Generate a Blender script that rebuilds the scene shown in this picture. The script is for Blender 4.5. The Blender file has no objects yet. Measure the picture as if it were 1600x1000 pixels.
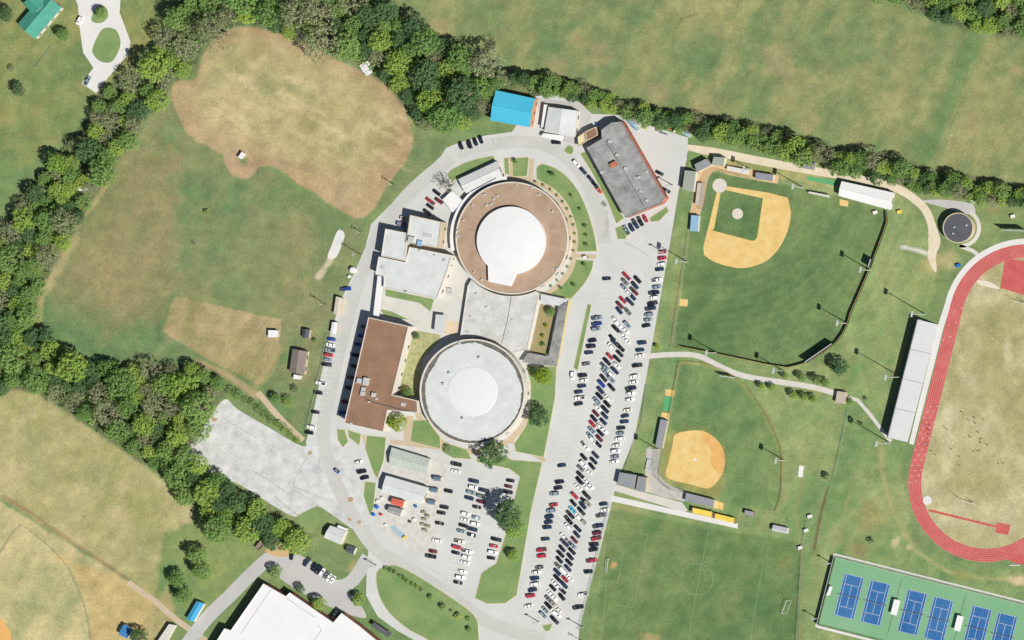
import bpy, math, random
import numpy as np
from mathutils import Vector

# ------------------------------------------------------------------ camera, sky, sun, exposure
S = 0.357                      # metres per photo pixel at ground level
CH, CX, CY = 3000.0, 1150.0, 0.0   # survey camera: height and offset (it looks straight down)
scn = bpy.context.scene
col = scn.collection
cam_d = bpy.data.cameras.new("camera")
cam = bpy.data.objects.new("camera", cam_d); col.objects.link(cam)
cam.location = (CX, CY, CH); cam.rotation_euler = (0, 0, 0)
cam_d.sensor_width = 36.0
cam_d.lens = 36.0 * CH / (1600 * S)
cam_d.shift_x = -CX / (1600 * S); cam_d.shift_y = -CY / (1600 * S)
cam_d.clip_start = 10.0; cam_d.clip_end = 9000.0
scn.camera = cam
SUN_EL = math.radians(44); SUN_AZ = math.radians(120)
w = bpy.data.worlds.new("World"); scn.world = w; w.use_nodes = True
nt = w.node_tree; nt.nodes.clear()
sky = nt.nodes.new("ShaderNodeTexSky"); sky.sky_type = 'NISHITA'; sky.sun_disc = False
sky.sun_elevation = SUN_EL; sky.sun_rotation = SUN_AZ
bg = nt.nodes.new("ShaderNodeBackground"); bg.inputs[1].default_value = 0.05
wo = nt.nodes.new("ShaderNodeOutputWorld")
nt.links.new(sky.outputs[0], bg.inputs[0]); nt.links.new(bg.outputs[0], wo.inputs[0])
sd = bpy.data.lights.new("sun", 'SUN'); sd.energy = 5.0; sd.angle = math.radians(0.5); sd.color = (1.0, 0.955, 0.88)
sun = bpy.data.objects.new("sun", sd); col.objects.link(sun)
sdir = Vector((math.sin(SUN_AZ) * math.cos(SUN_EL), math.cos(SUN_AZ) * math.cos(SUN_EL), math.sin(SUN_EL)))
sun.rotation_euler = sdir.to_track_quat('Z', 'Y').to_euler()
sun.location = (200, -120, 300)
vs = scn.view_settings
vs.view_transform = 'Standard'; vs.look = 'None'; vs.exposure = 0.33; vs.gamma = 1.0; vs.use_curve_mapping = False
K = 1.45                       # photo brightness over surface albedo at this light and exposure

rng = random.Random(7)
# ------------------------------------------------------------------ helpers
def G(px, py):                 # photo pixel -> ground point
    return ((px - 800) * S, (500 - py) * S)
def at(px, py, z):             # photo pixel -> point at height z
    x, y = G(px, py); t = z / CH
    return (x + (CX - x) * t, y + (CY - y) * t, z)
def l1(c):
    c /= 255.0
    return c / 12.92 if c <= 0.04045 else ((c + 0.055) / 1.055) ** 2.4
def A(r, g, b, k=K):           # colour as seen in sunlight -> albedo
    return tuple(min(0.82, l1(c) / k) for c in (r, g, b))
MATS = {}
def mat(name, c, var=0.10, scale=0.25, fine=2.5, rough=0.92, metal=0.0, c2=None, spec=0.25, trans=0.0, alpha=1.0):
    if name in MATS: return MATS[name]
    m = bpy.data.materials.new(name); m.use_nodes = True
    n = m.node_tree; b = n.nodes["Principled BSDF"]
    b.inputs["Roughness"].default_value = rough; b.inputs["Metallic"].default_value = metal
    b.inputs["Specular IOR Level"].default_value = spec
    geo = n.nodes.new("ShaderNodeNewGeometry")
    t1 = n.nodes.new("ShaderNodeTexNoise"); t1.inputs["Scale"].default_value = scale; t1.inputs["Detail"].default_value = 6; t1.inputs["Roughness"].default_value = 0.62
    t2 = n.nodes.new("ShaderNodeTexNoise"); t2.inputs["Scale"].default_value = fine; t2.inputs["Detail"].default_value = 4
    n.links.new(geo.outputs["Position"], t1.inputs["Vector"]); n.links.new(geo.outputs["Position"], t2.inputs["Vector"])
    add = n.nodes.new("ShaderNodeMath"); add.operation = 'MULTIPLY_ADD'; add.inputs[1].default_value = 0.35
    n.links.new(t2.outputs["Fac"], add.inputs[0]); n.links.new(t1.outputs["Fac"], add.inputs[2])
    mr = n.nodes.new("ShaderNodeMapRange"); mr.inputs[1].default_value = 0.42; mr.inputs[2].default_value = 0.93
    n.links.new(add.outputs[0], mr.inputs[0])
    mx = n.nodes.new("ShaderNodeMix"); mx.data_type = 'RGBA'
    ca = c; cb = c2
    if cb is None:
        ca = tuple(v * (1 - var) for v in c); cb = tuple(min(0.85, v * (1 + var)) for v in c)
    mx.inputs[6].default_value = (*ca, 1); mx.inputs[7].default_value = (*cb, 1)
    n.links.new(mr.outputs[0], mx.inputs[0]); n.links.new(mx.outputs[2], b.inputs["Base Color"])
    if trans: b.inputs["Transmission Weight"].default_value = trans
    if alpha < 1: b.inputs["Alpha"].default_value = alpha
    MATS[name] = m
    return m
def area(p): return 0.5 * sum(p[i][0] * p[(i + 1) % len(p)][1] - p[(i + 1) % len(p)][0] * p[i][1] for i in range(len(p)))
def ccw(p): return list(p) if area(p) > 0 else list(p)[::-1]
def offset(p, d):              # outward by d (polygon counter-clockwise)
    p = ccw(p); n = len(p); out = []
    for i in range(n):
        a, b, c = p[i - 1], p[i], p[(i + 1) % n]
        e1 = (b[0] - a[0], b[1] - a[1]); e2 = (c[0] - b[0], c[1] - b[1])
        m1 = math.hypot(*e1) or 1; m2 = math.hypot(*e2) or 1
        n1 = (e1[1] / m1, -e1[0] / m1); n2 = (e2[1] / m2, -e2[0] / m2)
        k = 1 + n1[0] * n2[0] + n1[1] * n2[1]; k = max(k, 0.35)
        out.append((b[0] + d * (n1[0] + n2[0]) / k, b[1] + d * (n1[1] + n2[1]) / k))
    return out
def smooth(pts, n=6, closed=True):
    out = []; m = len(pts)
    rngs = range(m) if closed else range(m - 1)
    for i in rngs:
        if closed: a, b, c, d = pts[i - 1], pts[i], pts[(i + 1) % m], pts[(i + 2) % m]
        else: a, b, c, d = pts[max(i - 1, 0)], pts[i], pts[i + 1], pts[min(i + 2, m - 1)]
        for k in range(n):
            t = k / n
            out.append(tuple(0.5 * (2 * b[j] + (c[j] - a[j]) * t + (2 * a[j] - 5 * b[j] + 4 * c[j] - d[j]) * t * t + (3 * b[j] - a[j] - 3 * c[j] + d[j]) * t ** 3) for j in (0, 1)))
    if not closed: out.append(pts[-1])
    return out
def circ(cx, cy, r, a0=0, a1=360, n=48):     # in any 2D units
    full = abs(a1 - a0) >= 360
    k = n if full else n + 1
    return [(cx + r * math.cos(math.radians(a0 + (a1 - a0) * i / n)), cy + r * math.sin(math.radians(a0 + (a1 - a0) * i / n))) for i in range(k)]
def origin(o):
    v = Vector((0, 0, 0))
    while o is not None: v += o.location; o = o.parent
    return v
class MB:
    def __init__(s): s.v = []; s.f = []
    def add(s, vs_, fs):
        o = len(s.v); s.v += [tuple(v) if len(v) == 3 else (v[0], v[1], 0) for v in vs_]; s.f += [tuple(i + o for i in f) for f in fs]; return s
    def sheet(s, p, z):
        p = ccw(p); return s.add([(x, y, z) for x, y in p], [tuple(range(len(p)))])
    def prism(s, p, z0, z1, bottom=True):
        p = ccw(p); n = len(p)
        fs = [(i, (i + 1) % n, n + (i + 1) % n, n + i) for i in range(n)] + [tuple(range(n, 2 * n))]
        if bottom: fs.append(tuple(range(n - 1, -1, -1)))
        return s.add([(x, y, z0) for x, y in p] + [(x, y, z1) for x, y in p], fs)
    def ring(s, po, pi, z0, z1):   # band between two outlines of equal length (both CCW)
        n = len(po)
        vs_ = [(x, y, z0) for x, y in po] + [(x, y, z1) for x, y in po] + [(x, y, z0) for x, y in pi] + [(x, y, z1) for x, y in pi]
        fs = []
        for i in range(n):
            j = (i + 1) % n
            fs += [(i, j, n + j, n + i), (n + i, n + j, 3 * n + j, 3 * n + i), (2 * n + j, 2 * n + i, 3 * n + i, 3 * n + j), (j, i, 2 * n + i, 2 * n + j)]
        return s.add(vs_, fs)
    def band(s, po, pi, z):        # flat band, open or closed lists
        n = len(po); return s.add([(x, y, z) for x, y in po] + [(x, y, z) for x, y in pi], [(i, i + 1, n + i + 1, n + i) for i in range(n - 1)])
    def box(s, cx, cy, z0, lx, ly, lz, ang=0):
        c, q = math.cos(ang), math.sin(ang)
        p = [(cx + c * a - q * b, cy + q * a + c * b) for a, b in ((-lx / 2, -ly / 2), (lx / 2, -ly / 2), (lx / 2, ly / 2), (-lx / 2, ly / 2))]
        return s.prism(p, z0, z0 + lz)
    def tube(s, a, b, r0, r1=None, n=6):
        r1 = r0 if r1 is None else r1
        a = Vector(a); b = Vector(b); d = (b - a).normalized()
        u = d.orthogonal().normalized(); v = d.cross(u); vs_ = []
        for p, r in ((a, r0), (b, r1)):
            vs_ += [tuple(p + (u * math.cos(2 * math.pi * i / n) + v * math.sin(2 * math.pi * i / n)) * r) for i in range(n)]
        return s.add(vs_, [(i, (i + 1) % n, n + (i + 1) % n, n + i) for i in range(n)] + [tuple(range(n - 1, -1, -1)), tuple(range(n, 2 * n))])
    def strip(s, pl, wd, z):
        n = len(pl); vs_ = []
        for i, p in enumerate(pl):
            a = pl[max(i - 1, 0)]; b = pl[min(i + 1, n - 1)]; dx, dy = b[0] - a[0], b[1] - a[1]; m = math.hypot(dx, dy) or 1
            wi = wd[i] if isinstance(wd, (list, tuple)) else wd
            vs_ += [(p[0] + dy / m * wi / 2, p[1] - dx / m * wi / 2, z), (p[0] - dy / m * wi / 2, p[1] + dx / m * wi / 2, z)]
        return s.add(vs_, [(2 * i, 2 * i + 2, 2 * i + 3, 2 * i + 1) for i in range(n - 1)])
    def mesh(s, name, o=Vector((0, 0, 0)), m=None, shade=False):
        me = bpy.data.meshes.new(name)
        me.from_pydata([(x - o.x, y - o.y, z - o.z) for x, y, z in s.v], [], s.f)
        if m: me.materials.append(m)
        if shade:
            me.polygons.foreach_set("use_smooth", [True] * len(me.polygons))
        me.update(); return me
    def build(s, name, m, parent=None, shade=False):
        if parent is not None: o_ = origin(parent); loc = Vector((0, 0, 0))
        else:
            xs = [v[0] for v in s.v]; ys = [v[1] for v in s.v]
            o_ = Vector(((min(xs) + max(xs)) / 2, (min(ys) + max(ys)) / 2, min(v[2] for v in s.v))); loc = o_
        o = bpy.data.objects.new(name, s.mesh(name, o_, m, shade)); col.objects.link(o)
        o.parent = parent; o.location = loc
        return o
def tag(o, label=None, cat=None, group=None, kind=None):
    if label: o["label"] = label
    if cat: o["category"] = cat
    if group: o["group"] = group
    if kind: o["kind"] = kind
    return o
def thing(name, label, cat, loc, group=None):
    o = bpy.data.objects.new(name, None); col.objects.link(o); o.location = loc; o.empty_display_size = 0.5
    return tag(o, label, cat, group)
def struct(name, mb, m, parent=None):
    o = mb.build(name, m, parent)
    if parent is None: o["kind"] = "structure"
    return o
def gp(pts): return [G(*p) for p in pts]

# ------------------------------------------------------------------ materials
M_asphalt = mat("asphalt", None or A(203, 205, 202), c2=A(221, 222, 219), scale=0.05, fine=0.9)
M_asphalt_dark = mat("asphalt_dark", A(188, 188, 186), c2=A(206, 205, 202), scale=0.06, fine=0.9)
M_gravel = mat("gravel", A(182, 184, 184), c2=A(236, 237, 235), scale=0.16, fine=1.6)
M_conc = mat("concrete", A(208, 205, 197), c2=A(226, 222, 214), scale=0.15)
M_white_conc = mat("pale_concrete", A(222, 221, 218), c2=A(236, 235, 232), scale=0.1)
M_tanpath = mat("tan_path", A(196, 178, 150), c2=A(214, 196, 168), scale=0.2)
M_kerb = mat("kerb", A(216, 200, 160), c2=A(228, 214, 180), scale=0.3)
M_lawn = mat("lawn", A(108, 146, 88), c2=A(152, 168, 112), scale=0.09, fine=0.9)
M_lane = mat("lane_paint", A(232, 178, 172), var=0.05)
M_paint = mat("white_paint", A(236, 236, 232), var=0.05)
M_paint_faint = mat("worn_paint", A(150, 172, 134), var=0.1, scale=0.3)
M_dirt = mat("infield_dirt", A(222, 184, 106), c2=A(244, 218, 152), scale=0.2)
M_dirt_red = mat("infield_red_dirt", A(226, 166, 98), c2=A(238, 194, 122), scale=0.3)
M_white_roof = mat("white_roof", (0.60, 0.605, 0.605), var=0.045, scale=0.1)
M_pale_roof = mat("pale_membrane", A(204, 208, 208), c2=A(230, 233, 232), scale=0.14)
M_grey_roof = mat("grey_membrane", A(124, 126, 126), c2=A(186, 186, 184), scale=0.16, fine=1.2)
M_link_roof = mat("weathered_membrane", A(188, 190, 186), c2=A(228, 229, 226), scale=0.22, fine=1.5)
M_brown_roof = mat("brown_gravel_roof", A(140, 108, 88), c2=A(166, 132, 108), scale=0.12)
M_tan_roof = mat("tan_gravel_roof", A(164, 138, 117), c2=A(200, 174, 150), scale=0.12)
M_stain = mat("weathered_roof", A(86, 84, 80), c2=A(140, 138, 132), scale=0.3)
M_dark_roof = mat("dark_roof", A(84, 86, 92), c2=A(104, 106, 112), scale=0.1)
M_slate = mat("slate_metal_roof", A(142, 146, 152), c2=A(160, 163, 168), scale=0.1, rough=0.7)
M_sage = mat("sage_metal_roof", A(156, 164, 152), c2=A(172, 179, 166), scale=0.1, rough=0.7)
M_brownshingle = mat("brown_shingles", A(132, 122, 118), c2=A(150, 138, 132), scale=0.3)
M_blue_roof = mat("blue_metal_roof", A(72, 184, 220), c2=A(84, 198, 230), scale=0.05, rough=0.6)
M_ltblue_roof = mat("light_blue_metal_roof", A(140, 180, 208), c2=A(156, 194, 220), scale=0.1, rough=0.6)
M_teal_roof = mat("teal_metal_roof", A(70, 152, 132), c2=A(92, 176, 152), scale=0.1, rough=0.6)
M_red_roof = mat("red_metal_roof", A(222, 112, 92), var=0.06, rough=0.6)
M_brick = mat("brick_wall", A(196, 120, 96), var=0.12, scale=0.5)
M_brick_or = mat("orange_brick_wall", A(216, 158, 116), var=0.1, scale=0.5)
M_wall = mat("pale_wall", A(226, 220, 208), var=0.06)
M_wall_tan = mat("tan_wall", A(212, 196, 168), var=0.06)
M_cream = mat("cream_roof", A(236, 224, 176), var=0.05)
M_glass = mat("window_glass", (0.02, 0.03, 0.05), var=0.1, rough=0.08, spec=0.5)
M_greenhouse = mat("greenhouse_sheet", A(186, 194, 184), c2=A(210, 216, 206), scale=0.15, rough=0.3)
M_metal = mat("galvanised_metal", A(214, 218, 218), var=0.05, rough=0.45, metal=0.2)
M_alu = mat("aluminium_plank", A(214, 216, 218), var=0.04, scale=0.2, rough=0.5)
M_dkmetal = mat("dark_metal", (0.05, 0.055, 0.06), var=0.1, rough=0.6)
M_wood = mat("weathered_wood", A(150, 120, 92), var=0.15, scale=0.8)
M_yellow = mat("yellow_tarp", A(240, 208, 74), c2=A(246, 220, 110), scale=0.3)
M_yellowcap = mat("yellow_pipe", A(216, 176, 104), var=0.08)
M_screen = mat("green_windscreen", A(52, 66, 52), var=0.1)
M_track = mat("red_track", A(190, 84, 82), c2=A(216, 114, 110), scale=0.15, fine=1.0)
M_tgreen = mat("court_green", A(122, 176, 132), c2=A(140, 188, 146), scale=0.04, fine=0.6)
M_tblue = mat("court_blue", A(40, 98, 162), c2=A(72, 128, 182), scale=0.03, fine=0.6)
M_green_turf = mat("green_turf", A(96, 176, 120), var=0.08)
M_redbox = mat("red_plastic", A(206, 70, 62), var=0.06, rough=0.5)
M_bluebox = mat("blue_plastic", A(46, 120, 196), var=0.06, rough=0.5)
M_junk = mat("brown_equipment", A(150, 132, 116), var=0.2, scale=1.2)

# ------------------------------------------------------------------ ground: one sheet, colour of the turf and bare soil per vertex
_tab = np.random.RandomState(3).rand(256, 256)
def vnoise(x, y, sc, seed=0):
    x = x / sc + seed * 17.3; y = y / sc + seed * 31.7
    xi = np.floor(x).astype(int); yi = np.floor(y).astype(int); fx = x - xi; fy = y - yi
    fx = fx * fx * (3 - 2 * fx); fy = fy * fy * (3 - 2 * fy)
    a = _tab[xi % 256, yi % 256]; b = _tab[(xi + 1) % 256, yi % 256]; c = _tab[xi % 256, (yi + 1) % 256]; d = _tab[(xi + 1) % 256, (yi + 1) % 256]
    return (a * (1 - fx) + b * fx) * (1 - fy) + (c * (1 - fx) + d * fx) * fy
def fbm(x, y, sc, seed=0, o=5):
    r = 0; t = 0; amp = 1
    for i in range(o): r = r + amp * vnoise(x, y, sc, seed + i * 5); t += amp; amp *= 0.6; sc /= 2.1
    return np.clip((r / t - 0.5) * 1.9 + 0.5, 0, 1)
xs = np.concatenate([[-4500, -1500, -500], np.arange(-60, 1662, 2.0), [2100, 3100, 6100]])
ys = np.concatenate([[-4000, -1500, -500], np.arange(-60, 1062, 2.0), [1500, 2500, 5000]])
PX, PY = np.meshgrid(xs, ys); NXG, NYG = len(xs), len(ys)
def lin(c):                    # meadow greens are greyer than lawn greens
    r, g_, b_ = c
    if g_ > r: r, b_ = r + 0.22 * (g_ - r), b_ + 0.22 * (g_ - b_)
    else: r, b_ = r - 0.28 * (r - g_), b_ + 0.02 * (g_ - b_)
    return np.array(A(r, g_, b_))
def sdf(poly, X, Y):           # positive inside, in pixels
    d = np.full(X.shape, 1e9); ins = np.zeros(X.shape, bool); n = len(poly)
    for i in range(n):
        x0, y0 = poly[i]; x1, y1 = poly[(i + 1) % n]; ex, ey = x1 - x0, y1 - y0; L = ex * ex + ey * ey + 1e-9
        t = np.clip(((X - x0) * ex + (Y - y0) * ey) / L, 0, 1)
        d = np.minimum(d, np.hypot(X - x0 - t * ex, Y - y0 - t * ey))
        if y0 != y1: ins ^= ((y0 > Y) != (y1 > Y)) & (X < x0 + (Y - y0) * ex / ey)
    return np.where(ins, d, -d)
def pdist(pl, X, Y):
    d = np.full(X.shape, 1e9)
    for (x0, y0), (x1, y1) in zip(pl[:-1], pl[1:]):
        ex, ey = x1 - x0, y1 - y0; L = ex * ex + ey * ey + 1e-9
        t = np.clip(((X - x0) * ex + (Y - y0) * ey) / L, 0, 1)
        d = np.minimum(d, np.hypot(X - x0 - t * ex, Y - y0 - t * ey))
    return d
N1 = fbm(PX, PY, 130, 1); N2 = fbm(PX, PY, 40, 2); N3 = fbm(PX, PY, 12, 3); ND = fbm(PX * 0.8 + PY * 0.6, PY * 0.25 - PX * 0.33, 26, 9)
COL = np.empty(PX.shape + (3,))
f0 = (0.5 * N1 + 0.35 * N2 + 0.15 * N3)[..., None]
COL[:] = lin((98, 140, 76)) * (1 - f0) + lin((142, 156, 92)) * f0
def paint(poly, ca, cb, soft=3, jit=3, mixn=(0.5, 0.35, 0.15), op=1.0, line=None):
    xs_, ys_ = [p[0] for p in poly], [p[1] for p in poly]; pad = soft + jit + 6 + (line or 0)
    j0, j1 = np.searchsorted(xs, [min(xs_) - pad, max(xs_) + pad]); i0, i1 = np.searchsorted(ys, [min(ys_) - pad, max(ys_) + pad])
    sl = (slice(i0, i1), slice(j0, j1)); X, Y = PX[sl], PY[sl]
    if X.size == 0: return
    d = sdf(poly, X, Y) if line is None else line - pdist(poly, X, Y)
    d = d + (N3[sl] - 0.5) * 2 * jit
    m = np.clip(d / max(soft, 0.5) * 0.5 + 0.5, 0, 1); m = (m * m * (3 - 2 * m) * op)[..., None]
    f = np.clip(mixn[0] * N1[sl] + mixn[1] * N2[sl] + mixn[2] * N3[sl] + 0.55 * (ND[sl] - 0.5), 0, 1)[..., None]
    f = np.clip((f - 0.5) * 1.5 + 0.5, 0, 1)
    COL[sl] = COL[sl] * (1 - m) + (lin(ca) * (1 - f) + lin(cb) * f) * m
def blob(x, y, r, ca, op=0.6, ry=None):
    p = circ(x, y, r, n=14); p = [(a, y + (b - y) * ((ry or r) / r)) for a, b in p]
    paint(p, ca, ca, soft=r * 0.7, jit=r * 0.4, op=op)
# meadows in the north
paint([(560, -4000), (1400, -4000), (1400, 10), (1450, 28), (1615, 65), (6000, 400), (6000, 700), (1615, 300), (1450, 262), (1250, 205), (1100, 180), (950, 148), (800, 105), (700, 75), (620, 25)], (110, 138, 80), (158, 158, 108), 6, 4)
paint([(1530, 40), (1500, 120), (1465, 210), (1440, 270)], (92, 136, 72), (104, 142, 78), 14, 5, op=0.8, line=16)
paint([(1512, 130), (1480, 200), (1455, 255)], (170, 150, 108), (170, 150, 108), 1.5, 1, op=0.6, line=1.2)
for x, y, r in ((1215, 90, 22), (1230, 120, 14), (935, 85, 18), (1030, 145, 16), (1520, 195, 14), (1590, 110, 10), (900, 60, 12), (690, 45, 14), (1265, 190, 14), (870, 110, 16), (1100, 170, 20)):
    blob(x, y, r, (166, 152, 112), 0.7)
for x, y, r in ((1105, 80, 30), (1320, 95, 16), (1350, 85, 12), (960, 110, 12), (760, 30, 30), (1450, 230, 18), (700, 110, 14)):
    blob(x, y, r, (96, 134, 76), 0.6)
paint([(1090, 22), (1066, 28), (1053, 50), (1052, 70)], (84, 122, 68), (84, 122, 68), 2, 1, op=0.5, line=1.5)
# north-west and west fields
paint([(-4000, -4000), (270, -4000), (270, 20), (200, 110), (140, 170), (50, 260), (-4000, 900)], (112, 140, 76), (158, 156, 98), 6, 4)
WF = [(270, 130), (320, 200), (345, 245), (420, 262), (470, 300), (540, 338), (585, 330), (640, 215), (700, 210), (690, 235), (570, 350), (530, 460), (480, 690), (430, 640), (350, 600), (310, 570), (160, 568), (60, 525), (55, 470), (100, 390), (165, 285), (240, 175)]
paint(WF, (98, 136, 76), (140, 146, 92), 4, 3)
paint([(180, 240), (270, 225), (280, 330), (272, 450), (262, 500), (140, 500), (80, 470), (130, 340)], (140, 138, 96), (166, 148, 108), 26, 12, op=0.85)
paint([(60, 500), (70, 440), (120, 350), (165, 290)], (190, 168, 120), (176, 156, 110), 5, 3, op=0.8, line=5)
paint([(112, 375), (90, 420), (72, 450)], (196, 178, 134), (190, 170, 124), 6, 3, op=0.7, line=9)
for x, y, r in ((268, 252, 18), (182, 362, 7), (195, 438, 6), (158, 420, 5), (145, 437, 5), (440, 420, 40), (460, 370, 24), (310, 470, 30)):
    blob(x, y, r, (164, 148, 106), 0.55)
for x, y, r in ((295, 350, 26), (420, 400, 40), (550, 330, 50), (300, 550, 30), (120, 500, 40), (360, 480, 40)):
    blob(x, y, r, (100, 140, 78), 0.32)
paint([(520, 400), (510, 415), (499, 432)], (206, 188, 150), (222, 206, 180), 3, 2, op=0.85, line=5)
OV = smooth([(350, 47), (400, 42), (450, 57), (500, 80), (550, 105), (600, 130), (630, 165), (643, 205), (640, 240), (605, 290), (580, 330), (560, 340), (540, 335), (500, 308), (470, 290), (430, 262), (400, 262), (380, 278), (355, 262), (345, 240), (300, 215), (280, 185), (268, 150), (275, 125), (305, 122), (318, 85)], 4)
paint(OV, (182, 150, 114), (196, 168, 130), 2.5, 2)
paint(smooth([(360, 62), (420, 65), (520, 105), (590, 145), (615, 200), (590, 245), (545, 270), (470, 255), (380, 215), (310, 180), (310, 120)], 4), (160, 152, 104), (196, 178, 132), 14, 6, op=0.9)
for i in range(26):
    x = rng.uniform(310, 600); y = 60 + (x - 310) * 0.35 + rng.uniform(10, 110)
    paint([(x, y), (x + rng.uniform(25, 80), y + rng.uniform(12, 45))], (208, 186, 138), (214, 196, 152), 5, 3, op=0.5, line=rng.uniform(1, 4))
for i in range(10):
    x = rng.uniform(330, 580); blob(x, 60 + (x - 330) * 0.4 + rng.uniform(20, 90), rng.uniform(8, 18), (146, 150, 92), 0.5)
paint(smooth([(362, 232), (352, 250), (365, 274), (385, 278), (402, 266), (398, 250), (380, 238)], 4), (186, 152, 122), (196, 164, 130), 2, 1)
blob(380, 250, 8, (110, 138, 76), 0.9)
paint([(272, 462), (440, 500), (432, 560), (405, 602), (340, 570), (253, 518)], (152, 146, 98), (194, 168, 130), 1.5, 1)
paint([(310, 567), (360, 588), (400, 618)], (196, 166, 128), (190, 158, 120), 4, 2, op=0.8, line=5)
paint([(400, 602), (425, 575), (435, 545)], (180, 160, 112), (180, 160, 112), 4, 2, op=0.6, line=6)
# south-west fields
paint([(-4000, 1400), (-200, 700), (0, 620), (25, 606), (60, 613), (120, 655), (230, 730), (300, 790), (302, 830), (275, 870), (245, 930), (200, 905), (100, 840), (0, 775), (-4000, 1400)], (164, 162, 108), (194, 180, 134), 3, 3)
for x, y, r in ((40, 690, 25), (150, 740, 24), (60, 740, 18), (230, 850, 22)): blob(x, y, r, (150, 156, 98), 0.5)
for x, y, r in ((180, 805, 12), (190, 760, 10)): blob(x, y, r, (206, 184, 140), 0.6)
paint([(-4000, 1400), (-10, 778), (100, 845), (245, 935), (240, 980), (215, 1100), (215, 5000), (-4000, 5000)], (168, 170, 108), (216, 196, 146), 3, 2)
for x, y, r in ((60, 900, 26), (100, 960, 22), (40, 960, 16), (90, 860, 12)): blob(x, y, r, (160, 166, 106), 0.5)
paint([(85, 865), (205, 912), (246, 937), (215, 1000), (142, 1000), (140, 950), (110, 890)], (196, 168, 112), (214, 184, 128), 6, 4, op=0.9)
paint([(5, 775), (50, 803), (110, 845), (200, 905)], (160, 124, 92), (170, 136, 100), 2.5, 1, op=0.8, line=2.5)
paint([(255, 835), (330, 800), (395, 840), (410, 860), (370, 920), (320, 975), (270, 940), (250, 960), (245, 930)], (104, 144, 76), (140, 156, 84), 6, 4)
paint([(245, 935), (262, 915), (275, 965), (255, 1000), (205, 1010), (215, 985)], (190, 168, 120), (176, 160, 106), 5, 3, op=0.7)
blob(435, 862, 20, (216, 172, 122), 0.85, 9); blob(553, 886, 9, (200, 170, 118), 0.6)
# lawns between school and ball fields
paint([(1078, 240), (1310, 285), (1420, 310), (1470, 400), (1400, 700), (1430, 860), (1620, 900), (1620, 945), (1305, 868), (1278, 975), (1380, 1005), (1380, 5000), (1245, 5000), (1250, 850), (955, 795), (1005, 600), (1050, 380)], (106, 146, 80), (152, 166, 98), 4, 3)
paint([(1078, 238), (1200, 255), (1310, 283), (1300, 292), (1180, 272), (1078, 252)], (150, 156, 86), (190, 176, 118), 4, 3, op=0.8)
OUT = [(1105, 268), (1310, 305), (1386, 330), (1384, 360), (1360, 420), (1322, 515), (1260, 566), (1230, 573), (1120, 551), (1052, 543), (1078, 365), (1095, 275)]
paint(OUT, (86, 124, 66), (114, 142, 78), 1.5, 1)
for r in range(120, 330, 14):
    paint([(1124 + r * math.cos(math.radians(a)), 290 + r * math.sin(math.radians(a))) for a in range(6, 96, 6)], (112, 144, 82), (118, 148, 86), 3, 2, op=0.32, line=3.0)
paint([(1387, 340), (1362, 425), (1325, 517)], (126, 172, 84), (132, 170, 88), 4, 2, op=0.6, line=5)
paint([(1060, 420), (1050, 540)], (150, 150, 96), (150, 150, 96), 3, 2, op=0.5, line=4)
paint(smooth([(1035, 740), (1042, 690), (1052, 670), (1080, 664), (1110, 668), (1135, 690), (1142, 720), (1132, 755), (1115, 775), (1075, 765)], 4), (150, 150, 88), (160, 152, 92), 6, 2, op=0.9)
SOFT = [(1065, 568), (1130, 578), (1170, 605), (1200, 650), (1222, 700), (1222, 785), (1212, 798), (1140, 785), (1130, 740), (1130, 700), (1100, 672), (1058, 676), (1045, 670)]
paint(SOFT, (92, 134, 72), (122, 150, 84), 2, 1, op=0.8)
paint([(1063, 566), (1100, 568), (1150, 592), (1185, 630), (1215, 690), (1222, 750)], (160, 160, 100), (156, 156, 98), 3, 1, op=0.4, line=3)
paint([(958, 795), (1080, 822), (1150, 832), (1255, 850), (1245, 1060), (1245, 5000), (900, 5000), (918, 1060)], (86, 128, 66), (120, 144, 80), 4, 2)
blob(985, 792, 14, (178, 156, 104), 0.8, 5); blob(959, 883, 5, (214, 166, 112), 0.9); blob(1225, 880, 10, (150, 150, 92), 0.5); blob(1020, 996, 12, (206, 170, 120), 0.8, 4)
for x, y, r in ((1010, 890, 14), (1140, 950, 22), (1000, 930, 12), (1080, 870, 10)): blob(x, y, r, (132, 146, 86), 0.5)
# worn tracks and bare spots in the eastern lawns
for pl, wd, c in (([(1375, 690), (1378, 740), (1395, 800), (1430, 860), (1480, 893), (1530, 903), (1640, 910)], 3, (176, 170, 116)),
                  ([(1420, 520), (1405, 560), (1398, 590)], 3, (168, 152, 106)), ([(1335, 745), (1320, 800), (1305, 850)], 2, (150, 156, 92)),
                  ([(1255, 740), (1245, 800), (1253, 870), (1250, 1000)], 3, (140, 150, 88)), ([(1400, 470), (1390, 530)], 2, (150, 164, 96)),
                  ([(1330, 560), (1300, 700), (1290, 760)], 3, (136, 152, 90)), ([(1580, 905), (1640, 915)], 6, (212, 186, 140))):
    paint(pl, c, c, 3, 1.5, op=0.75, line=wd)
paint([(1294, 762), (1283, 800), (1272, 858)], (122, 92, 70), (130, 98, 74), 1.5, 0.5, op=0.85, line=2)
for x, y, r, c in ((1362, 808, 20, (164, 152, 100)), (1308, 836, 10, (150, 160, 96)), (1500, 897, 10, (150, 150, 92)), (1455, 415, 14, (196, 172, 122)), (1440, 440, 20, (146, 160, 88)), (1416, 405, 12, (140, 160, 88)), (1400, 848, 6, (214, 190, 160)), (1420, 855, 5, (214, 200, 160)), (1590, 905, 9, (220, 196, 160)), (1340, 860, 14, (160, 140, 100)), (1480, 405, 14, (190, 176, 126))):
    blob(x, y, r, c, 0.75)
paint([(1409, 386), (1428, 390), (1446, 395)], (228, 224, 210), (220, 216, 200), 2, 1, op=0.95, line=2.6)
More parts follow.
